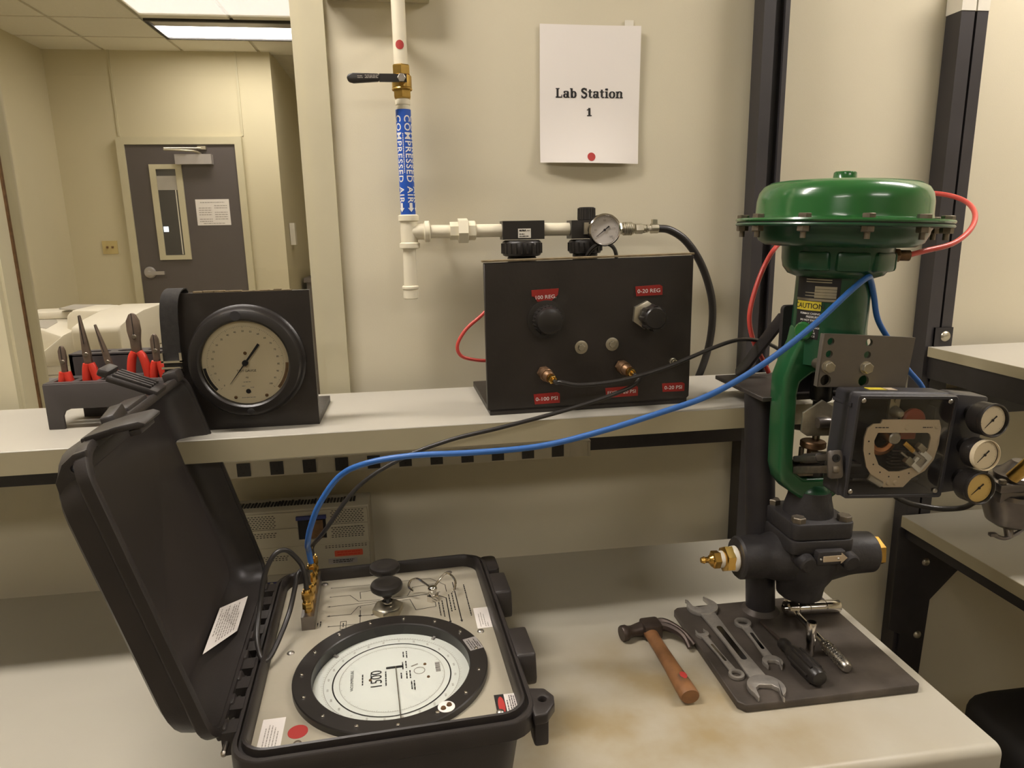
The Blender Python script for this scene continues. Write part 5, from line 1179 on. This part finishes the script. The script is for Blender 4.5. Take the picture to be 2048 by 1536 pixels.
# stem, packing and travel linkage in the window
stm = obj('valve_stem', MB().cyl(ax(0, 0, .215), ax(0, 0, .46), .0065, n=18), M_steel, cv)
obj('stem_connector', MB().cyl(ax(0, 0, .385), ax(0, 0, .45), .019, n=24, bev=.003).cyl(ax(0, 0, .360), ax(0, 0, .386), .012), M_blkplas, stm)
obj('packing_flange', MB().prism([(-.038, -.012), (-.024, -.018), (.024, -.018), (.038, -.012), (.038, .012), (.024, .018), (-.024, .018), (-.038, .012)], A @ Matrix.Translation((0, 0, .262)), .010, bev=.003).cyl(ax(0, 0, .232), ax(0, 0, .263), .018, n=24).cyl(ax(0, 0, .272), ax(0, 0, .284), .013, n=20), M_cast, cv)
mb = MB()
for x in (-.028, .028): mb.cyl(ax(x, -.004, .23), ax(x, -.004, .30), .0045, n=10).hexa(ax(x, -.004, .272), AR @ V((0, 0, 1)), .0085, .009)
obj('packing_stud', mb, M_bolt, cv)
obj('travel_disc', MB().cyl(ax(-.012, -.012, .302), ax(-.012, -.012, .314), .022, n=28, bev=.002).cyl(ax(-.012, -.012, .284), ax(-.012, -.012, .302), .009), M_bronze, stm)
mb = MB().box((-.022, -.028, .288), (.012, -.022, .298), A, bev=.002); obj('pointer_strip', mb, M_nickel, stm)
# feedback bracket: slanted pressed plate with a rounded clamp
mb = MB().prism([(-.052, .372), (-.018, .394), (.058, .350), (.056, .300), (.046, .298), (.012, .330), (-.040, .330), (-.052, .338)], A @ frame((0, -.032, 0), (1, 0, 0), (0, -1, 0)), .005, bev=.001)
fb = obj('feedback_bracket', mb, M_zinc, stm, 'plated feedback bracket')
obj('bracket_clamp', MB().tube([ax(-.030, -.046, .356), ax(-.012, -.047, .357), (ax(.006, -.046, .353))], .0095, n=14, k=4), M_alum, fb)
obj('bracket_slot', MB().box((.014, -.0385, .320), (.046, -.0365, .326), A @ Matrix.Translation((.03, 0, .323)) @ Matrix.Rotation(R(35), 4, 'Y') @ Matrix.Translation((-.03, 0, -.323)), bev=.001), M_alum, fb)
LF = frame((.656, -.448, 1.080), (0, -.133, .048), (0, .048, .133))
lk = obj('link_arm', MB().box((.0, -.006, -.0065), (.140, .006, .0065), LF, bev=.003).box((.640, -.456, 1.070), (.702, -.436, 1.088), bev=.003), M_bolt, stm)
obj('link_arm', MB().box((.018, -.006, .014), (.134, .006, .025), LF, bev=.003).cyl(LF @ V((.05, 0, .0195)), LF @ V((.095, 0, .0195)), .0085), M_alum, stm)
LPm = frame(LF @ V((.134, 0, .008)), (1, 0, 0), (0, -1, .2))
obj('link_plate', MB().prism(rrect(.026, .046, .006, 4), LPm, .004, bev=.0008), M_alum, lk)
obj('link_hole', MB().lathe([(0, .0045), (.0035, .0045), (.0065, .0045), (.0065, .006), (.0035, .006), (.0035, .0047)], LPm @ Matrix.Translation((.001, .010, 0)), 18), M_dark, lk)

# mounting plate and positioner, tipped about four degrees
TP = R(3.6)
PM = frame((.7305, -.519, 1.2885), (math.cos(TP), 0, -math.sin(TP)), (0, -1, 0))     # x right, y up, z toward the viewer
holes = [circ(x, y, .0062, 14)[::-1] for x in (-.066, .002) for y in (.031, .0105)] + [circ(x, -.033, .0095, 14)[::-1] for x in (-.066, .002)]
mpl = obj('mounting_plate', MB().prism([(-.080, -.044), (.080, -.044), (.084, .041), (-.078, .044)], PM @ Matrix.Translation((0, 0, -.005)), .006, holes=holes), M_bracket, cv, 'grey drilled mounting plate')
obj('plate_return', MB().box((-.0805, -.044, -.009), (-.0775, .0435, .001), PM, bev=.001), M_bracket, mpl)
for x in (-.066, .002):
    b_ = obj('plate_bolt', MB().cyl(PM @ V((x, -.0105, .001)), PM @ V((x, -.0105, .003)), .0105, n=20).hexa(PM @ V((x, -.0105, .003)), PM.to_3x3() @ V((0, 0, 1)), .0095, .007, R(20)), M_zinc, mpl)
mb = MB()
for x in (-.066, .002): mb.cyl(PM @ V((x, -.0105, -.005)), PM @ V((x, -.0105, -.032)), .009)
obj('plate_spacer', mb, M_bolt, mpl)
PO = frame((.7630, -.582, 1.157), (math.cos(TP), 0, -math.sin(TP)), (0, -1, 0))      # z=0 is the cover face
hw, hh = .0875, .0855
mb = MB(); n_ = 5
lp = [(rrect(2*hw+.002, 2*hh+.002, .006, 4), -.058), (rrect(2*hw+.004, 2*hh+.004, .006, 4), -.020), (rrect(2*hw, 2*hh, .005, 4), -.018), (rrect(2*hw, 2*hh, .005, 4), -.001), (rrect(2*hw-.002, 2*hh-.002, .004, 4), 0), (rrect(2*hw-.010, 2*hh-.010, .003, 4), 0), (rrect(2*hw-.012, 2*hh-.012, .003, 4), -.002), (rrect(2*hw-.014, 2*hh-.014, .003, 4), -.052)]
loft(mb, lp, PO, cap0=True, cap1=True)
pos = obj('positioner_housing', mb, M_posbox, cv, 'dark grey valve positioner box')
obj('inner_tray', MB().box((-.079, -.077, -.0515), (.079, .077, -.0505), PO), M_dark, pos)
obj('cover_window', MB().prism(rrect(2*hw-.012, 2*hh-.012, .003, 4), PO @ Matrix.Translation((0, 0, -.003)), .002), M_clear, pos)
for x in (-.077, .075):
    for y in (-.074, .077): obj('cover_screw', MB().lathe([(0, .0022), (.003, .0018), (.0042, 0)], PO @ Matrix.Translation((x, y, -.0008)), 14), M_steel, pos)
mb = MB().box((.088, -.080, -.060), (.092, .084, -.008), PO).box((-.090, .064, -.062), (-.083, .070, -.012), PO)
obj('hinge_edge', mb, M_posbox, pos)
for (x, y, m_, wd) in ((-.045, .0855, M_yellow, .030), (-.012, .0855, M_tan, .016)):
    obj('top_label', MB().box((x, y+.0015, -.050), (x+wd, y+.0022, -.034), PO), m_, pos)
q = PO @ Matrix.Translation((0, 0, -.014))
outq = [(-.013, -.066), (.020, -.066), (.032, -.052), (.052, -.040), (.064, -.022), (.068, .002), (.067, .028), (.062, .040), (.0, .0405), (-.032, .040), (-.034, .034), (-.045, .0335), (-.054, .027), (-.057, .012), (-.055, -.008), (-.046, -.034), (-.030, -.054)]
inq = [(-.036, .020), (-.040, .008), (-.037, -.012), (-.027, -.030), (-.008, -.041), (.010, -.041), (.028, -.035), (.044, -.022), (.052, -.004), (.053, .012), (.050, .018), (.046, .020)][::-1]
q = q @ Matrix.Translation((.003, 0, 0)) @ Matrix.Scale(1.08, 4)
qd = obj('index_quadrant', MB().prism(outq, q, .0022, holes=[inq]), M_tan, pos, 'tan D-shaped index plate')
mb = MB()
for a in range(9):
    t = R(185+18.5*a); x, y = .003+.052*math.cos(t), .012+.062*math.sin(t)
    mb.prism(circ(x, y, .0013, 8), q @ Matrix.Translation((0, 0, .0022)), .0003)
obj('index_marks', mb, M_ink, qd)
lines(q @ Matrix.Translation((0, 0, .0026)), [(-.042, -.020, .028), (.036, .052, .0285)], qd, M_ink, h=.0016)
for x, y in ((.010, .028), (-.006, -.059), (.006, -.059), (.060, .030)): obj('quadrant_screw', MB().lathe([(0, .002), (.003, .0016), (.0045, 0)], q @ Matrix.Translation((x, y, .0022)), 14), M_tan, qd)
obj('beam_pivot', MB().cyl(PO @ V((-.004, .012, -.038)), PO @ V((-.004, .012, -.010)), .0105, n=20, bev=.002), M_steel, pos)
mb = MB().lathe([(.015, 0), (.026, .002), (.027, .006), (.020, .009), (.014, .007)], PO @ Matrix.Translation((-.012, .004, -.038)), 30); obj('copper_coil', mb, M_copper, pos)
mb = MB().lathe([(0, .012), (.018, .012), (.021, .009), (.021, .004), (.018, .002), (.018, 0)], PO @ Matrix.Translation((.040, .036, -.040)), 28).box((.020, .004, -.040), (.050, .03, -.032), PO, bev=.003); obj('relay_diaphragm', mb, M_redrub, pos, 'orange red diaphragm')
obj('bellows_post', MB().box((-.010, .030, -.034), (.008, .078, -.028), PO, bev=.001).cyl(PO @ V((-.001, .054, -.03)), PO @ V((.001, .052, -.012)), .0095, .0065, 20, bev=.002).cyl(PO @ V((0, .0715, -.028)), PO @ V((0, .0715, -.025)), .004), M_zinc, pos)
bm_ = PO @ Matrix.Translation((.004, .010, -.009)) @ Matrix.Rotation(R(-37), 4, 'Z')
be = obj('flapper_beam', MB().box((.008, -.0035, 0), (.034, .0045, .003), bm_, bev=.001), M_brassy, pos)
mb = MB().box((.030, .008, -.004), (.046, .018, .005), bm_, bev=.001).box((.030, -.022, -.004), (.044, -.010, .005), bm_, bev=.001); obj('beam_weight', mb, M_zinc, be)
mb = MB().box((.042, -.020, -.003), (.066, .014, .004), bm_, bev=.002); obj('nozzle_block', mb, M_cap, be)
obj('nozzle_bar', MB().cyl(bm_ @ V((.014, -.014, .001)), bm_ @ V((.056, -.012, .002)), .002).cyl(bm_ @ V((.030, .0, .003)), bm_ @ V((.052, .002, .004)), .003).box((.047, -.012, .0035), (.060, .004, .0055), bm_, bev=.001), M_steel, be)
mb = MB()
for k in range(6): mb.box((.010, -.014-.0058*k, -.042), (.040, -.0155-.0058*k, -.030), PO)
obj('spring_coil', mb, M_alum, pos)
obj('zero_adjuster', MB().cyl(PO @ V((-.043, -.052, -.012)), PO @ V((-.018, -.066, -.008)), .006, n=14, bev=.002), M_steel, pos)
mb = MB().box((.0745, -.02, -.05), (.0755, .06, -.03), PO).box((-.055, -.066, -.050), (.065, -.062, -.03), PO).box((-.078, -.038, -.050), (-.05, -.034, -.02), PO)
obj('inner_rib', mb, M_posbox, pos)
obj('back_arm', MB().box((-.062, -.020, -.075), (.055, .02, -.057), PO, bev=.003).box((-.080, -.055, -.075), (-.030, .060, -.058), PO, bev=.003), M_bracket, pos)
# gauge manifold with three dials
mb = MB().prism([(.090, -.086), (.152, -.078), (.156, .082), (.100, .086), (.090, .084)], PO @ Matrix.Translation((0, 0, -.055)), .040, bev=.004)
gm = obj('gauge_block', mb, M_posbox, cv, 'dark relay block carrying three dials')
GN = (.02, -1, .06)
for (x, z, m_d, m_r, nd, lb_) in ((.888, 1.205, M_dialc, M_blkplas, 222, 'cream faced top dial'), (.8825, 1.1485, M_dialc, M_dialc, 222, 'cream middle dial with cream rim'), (.8800, 1.0935, M_dialy, M_blkplas, 218, 'amber faced bottom dial')):
    r_ = .0265 if m_r is M_blkplas else .0245
    g_, M_, rd_ = dial_gauge(cv, (x, -.620, z), GN, r_, .030, M_blkplas, m_d, m_r, nd, name='positioner_gauge', rimw=.13 if m_r is M_blkplas else .06, lab=lb_)
    obj('gauge_neck', MB().cyl(M_ @ V((0, 0, -.029)), (x+.008, -.56, z), .012, .014, 16), M_blkplas, g_)
# filter regulator hanging off the right
FRm = frame((.972, -.575, 1.058), (.98, -.1, .0), (0, -.05, 1))
mb = MB().box((-.035, -.030, .016), (.060, .030, .032), FRm, bev=.004).box((-.030, -.026, -.004), (.055, .026, .018), FRm, bev=.006)
mb.lathe([(0, -.056), (.020, -.055), (.034, -.046), (.043, -.020), (.044, .002), (.038, .008)], FRm @ Matrix.Translation((.012, 0, 0)), 32)
fr = obj('filter_regulator', mb, M_alum, cv, 'cast aluminium filter regulator')
mb = MB().lathe([(.020, .030), (.034, .032), (.036, .040), (.026, .046), (.012, .062), (.0, .062)], FRm @ Matrix.Translation((.014, 0, 0)), 28); obj('spring_bonnet', mb, M_alum, fr)
mb = MB()
for x in (-.028, .052):
    for y in (-.022, .022): mb.hexa(FRm @ V((x, y, .032)), FRm.to_3x3() @ V((0, 0, 1)), .006, .006)
obj('regulator_screw', mb, M_bolt, fr)
p0, p1 = FRm @ V((-.020, -.030, .044)), FRm @ V((-.004, -.046, .082))
obj('adjusting_screw', MB().cyl(p0, p1, .0105, .0105, 18).lathe([(.0045, -.001), (.0115, -.001), (.0115, .004), (.0045, .004)], zframe(p1, p1-p0), 20), M_brass, fr, 'brass screw with cream cap')
obj('screw_cap', MB().lathe([(.005, .0045), (.0108, .0045), (.0112, .0005), (.0108, .0045)], zframe(p1, p1-p0), 20), M_dialc, fr)
mb = MB().tube([FRm @ V((-.02, -.012, -.066)), FRm @ V((0, -.014, -.073)), FRm @ V((.022, -.013, -.064)), FRm @ V((.034, -.01, -.058))], .0036, n=8).cyl(FRm @ V((.010, -.005, -.058)), FRm @ V((.010, -.012, -.072)), .007).box((-.026, -.016, -.069), (-.014, -.008, -.063), FRm, bev=.001)
obj('drain_cock', mb, M_alum, fr)
obj('inlet_pipe', MB().cyl(FRm @ V((-.035, .005, .010)), (.905, -.548, 1.085), .0095, n=16), M_blkplas, fr)
# tubing on the actuator
ff = ax(.104, -.030, .640)
obj('case_fitting', MB().hexa(ax(.082, -.024, .640), AR @ V((.96, -.27, 0)), .0125, .014).cyl(ax(.094, -.027, .640), ax(.112, -.032, .640), .009, n=16), M_bronze, cv)
obj('actuator_tube', MB().tube([tuple(ax(.108, -.031, .640)), (.864, -.462, 1.4625), (.923, -.45, 1.473), (.979, -.42, 1.495), (1.02, -.38, 1.521), (1.044, -.33, 1.544), (1.038, -.29, 1.559), (1.020, -.25, 1.566), (.961, -.232, 1.566), (.871, -.222, 1.552), (.792, -.226, 1.526), (.715, -.25, 1.476), (.676, -.27, 1.435), (.651, -.28, 1.378), (.6425, -.285, 1.331), (.654, -.285, 1.288), (.677, -.275, 1.255), (.698, -.268, 1.2215)], .0046, n=12), M_redtube, cv, 'red air tube')
obj('signal_tube', MB().tube([(.700, -.275, 1.185), (.73, -.28, 1.178), (.769, -.29, 1.158), (.82, -.33, 1.140), (.86, -.42, 1.13), (.86, -.50, 1.12)], .0046, n=12), M_redtube, cv, 'red signal tube behind the yoke')
obj('supply_tube', MB().tube([(.840, -.50, 1.07), (.866, -.445, 1.018), (.895, -.44, .998), (.926, -.44, .988), (.962, -.452, .984), (.985, -.475, .994), (.978, -.51, 1.020), (.968, -.555, 1.045)], .0050, n=12), M_blkhose, cv, 'black supply tube')

# ------------------------------------------------------------------ hand tools on the plate and bench
def wrench(name, label, p0, p1, w0, w1, z, wshaft, th, end0='open', end1='open', a0=0, a1=0):
    """flat wrench from p0 to p1 (jaw centres); open or ring ends"""
    d_ = V((p1[0]-p0[0], p1[1]-p0[1], 0)); L_ = d_.length
    T = frame((p0[0], p0[1], z), d_, (0, 0, 1))
    o = thing(name, label, 'wrench', (p0[0], p0[1], z))
    mb = MB().prism([(w0*.35, -wshaft*.55), (L_*.5, -wshaft*.42), (L_-w1*.35, -wshaft*.55), (L_-w1*.35, wshaft*.55), (L_*.5, wshaft*.42), (w0*.35, wshaft*.55)], T @ Matrix.Translation((0, 0, th*.18)), th*.64, bev=th*.2)
    obj('shaft', mb, M_tool, o)
    obj('shaft_panel', MB().prism(rrect(L_*.42, wshaft*.40, wshaft*.19, 4, L_*.5, 0), T @ Matrix.Translation((0, 0, th*.82)), .0004), M_chrome, o)
    for (cx, ww, kind, ang, s_) in ((0, w0, end0, a0, -1), (L_, w1, end1, a1, 1)):
        E_ = T @ Matrix.Translation((cx, 0, 0)) @ Matrix.Rotation((0 if s_ > 0 else math.pi)+R(ang), 4, 'Z')
        if kind == 'open':
            R_ = ww*.5; g_ = ww*.30
            poly = [(R_*math.cos(R(t)), R_*math.sin(R(t))) for t in range(38, 323, 15)]
            poly = poly + [(R_*1.02, -g_*1.15), (R_*.92, -g_), (R_*.15, -g_), (-R_*.12, -g_*.55), (-R_*.12, g_*.55), (R_*.15, g_), (R_*.92, g_), (R_*1.02, g_*1.15)]
            obj('open_jaw', MB().prism(poly, E_, th, bev=th*.16), M_tool, o)
        else:
            obj('ring_end', MB().prism(circ(0, 0, ww*.5, 26), E_, th, bev=th*.16, holes=[circ(0, 0, ww*.31, 12)[::-1]]), M_tool, o)
    return o
wrench('open_end_wrench', 'largest open-end wrench lying on the base plate', (.5325, -.3725), (.534, -.6255), .060, .060, PLZ+.0004, .027, .0085, a0=8, a1=-12)
wrench('combination_wrench', 'small combination wrench on the plate left of the largest wrench', (.4955, -.460), (.5035, -.583), .024, .026, PLZ+.0004, .0115, .006, end0='open', end1='ring')
wrench('combination_wrench', 'mid-size wrench on the plate between the largest wrench and the screwdriver', (.5845, -.439), (.5785, -.5625), .031, .034, PLZ+.0004, .015, .007, end0='ring', end1='open', a1=-10)
# screwdriver
sdv = thing('screwdriver', 'screwdriver with fat black handle and dark thin blade on the plate', 'screwdriver', (.617, -.56, PLZ))
s0, s1, s2_ = V((.6185, -.445, PLZ+.006)), V((.6165, -.522, PLZ+.0135)), V((.6215, -.632, PLZ+.0165))
obj('blade', MB().cyl(s0, s1, .0032, .0034, 12), M_hamh, sdv)
mb = MB().lathe([(0, 0), (.008, 0), (.0105, .004), (.0105, .014), (.0085, .020), (.0125, .032), (.0155, .050), (.0160, .085), (.0150, .106), (.012, .112), (0, .1135)], zframe(s1, s2_-s1), 24)
hdl = obj('handle', mb, M_blkplas, sdv)
mb = MB(); ZF = zframe(s1, s2_-s1)
for k in range(6):
    a = 2*math.pi*k/6; mb.cyl(ZF @ V((.0150*math.cos(a), .0150*math.sin(a), .045)), ZF @ V((.0152*math.cos(a), .0152*math.sin(a), .10)), .0028, n=8)
obj('handle_ridge', mb, M_blkplas, hdl)
# ratchet with extension socket
rt_ = thing('socket_ratchet', 'chrome ratchet lying on the plate with a long socket on its head', 'ratchet', (.69, -.41, PLZ))
h0 = V((.694, -.420, PLZ+.012)); h1 = V((.6885, -.600, PLZ+.0095))
obj('ratchet_head', MB().cyl(h0+V((-.014, .001, .002)), h0+V((.010, -.0005, .001)), .0165, n=26, bev=.003).cyl(h0+V((-.018, .001, .002)), h0+V((-.014, .001, .002)), .007), M_chrome, rt_)
dn = (h1-h0).normalized()
obj('handle', MB().cyl(h0+dn*.012, h0+dn*.115, .0052, .0062, 16), M_chrome, rt_)
mb = MB().lathe([(0, 0), (.0075, 0), (.0092, .004), (.0098, .012), (.0100, .062), (.0094, .071), (.007, .074), (0, .0745)], zframe(h0+dn*.113, dn), 22)
gr = obj('knurled_grip', mb, M_steel, rt_)
mb = MB(); ZF = zframe(h0+dn*.113, dn)
for k in range(16):
    for j in range(9):
        a = 2*math.pi*(k+.5*(j % 2))/16; mb.box((-.0009, -.0009, -.0006), (.0009, .0009, .0003), ZF @ Matrix.Translation((0, 0, .010+.0062*j)) @ Matrix.Rotation(a, 4, 'Z') @ Matrix.Translation((.0101, 0, 0)) @ Matrix.Rotation(R(90), 4, 'Y'))
o_ = obj('knurling', mb, M_chrome, gr); o_['kind'] = 'stuff'
ex = V((.0945, -.006, -.0008)).normalized(); b0 = h0+V((.010, -.0005, .001))
obj('extension_socket', MB().lathe([(0, 0), (.0115, 0), (.0122, .002), (.0122, .020), (.0110, .021), (.0110, .022), (.0122, .023), (.0124, .052), (.0112, .053), (.0112, .0545), (.0124, .056), (.0126, .082), (.0118, .0835), (.0085, .0835), (.0082, .070), (0, .070)], zframe(b0, ex), 28), M_chrome, rt_)
one('deep_socket', MB().lathe([(.0042, .046), (.0042, .0), (.0066, 0), (.0070, .002), (.0070, .020), (.0078, .024), (.0086, .028), (.0088, .062), (.0082, .064), (.0062, .064), (.0058, .046), (.0, .046)], Matrix.Translation((.6555, -.5475, PLZ+.0002)), 28), M_chrome, 'chrome deep socket standing upright beside the ratchet handle', 'socket', loc=(.6555, -.5475, PLZ))
# claw hammer
hm = thing('claw_hammer', 'claw hammer with worn wooden handle lying left of the steel plate', 'hammer', (.41, -.45, DK))
hz = DK+.0155
f0, nk, eye, c0_ = V((.351, -.4300, hz-.0005)), V((.383, -.4235, hz)), V((.410, -.422, hz)), V((.466, -.478, hz+.010))
mb = MB().lathe([(0, 0), (.0135, 0), (.0148, .002), (.0148, .010), (.0118, .014), (.0105, .022), (.0125, .036), (.0135, .042), (0, .042)], zframe(f0, nk-f0), 22)
mb.box((-.018, -.017, -.0145), (.018, .019, .0150), frame(eye, nk-eye, (0, 0, 1)) , bev=.005)
hh_ = obj('hammer_head', mb, M_hamh, hm)
mb = MB()
for s_ in (-1, 1):
    mb.tube([(.418, -.419+s_*.005, hz+.002), (.436, -.424+s_*.0075, hz+.006), (.452, -.444+s_*.008, hz+.006), (.462+s_*.003, -.464+s_*.005, hz+.002), (.467+s_*.006, -.482+s_*.004, hz-.006)], lambda t: .0098-.0058*t, n=8, k=4)
obj('claw', mb, M_hamh, hh_)
ha, hb = V((.405, -.432, hz-.001)), V((.4075, -.621, hz-.0005))
T = frame(ha, (hb-ha).cross(V((0, 0, 1))), hb-ha)
def ov(a, b_, n=20): return [(a*math.cos(2*math.pi*i/n), b_*math.sin(2*math.pi*i/n)) for i in range(n)]
mb = MB(); loft(mb, [(ov(.0125, .0100), -.012), (ov(.0128, .0102), 0), (ov(.0122, .0098), .05), (ov(.0135, .0110), .11), (ov(.0158, .0128), .165), (ov(.0162, .0130), .186), (ov(.0150, .0120), .1895)], T, True, True)
hh2 = obj('handle', mb, M_hamw, hm, 'orange brown wooden handle')
stain(M_hamw, (.06, .05, .04), 25., .60, .70, amount=.7)
obj('paint_mark', MB().sph(T @ V((-.004, .0, .150)) + V((0, 0, .0122)), .006, 1.0, 1.6, .12, 10), M_reddot, hh2, 'worn red paint mark')
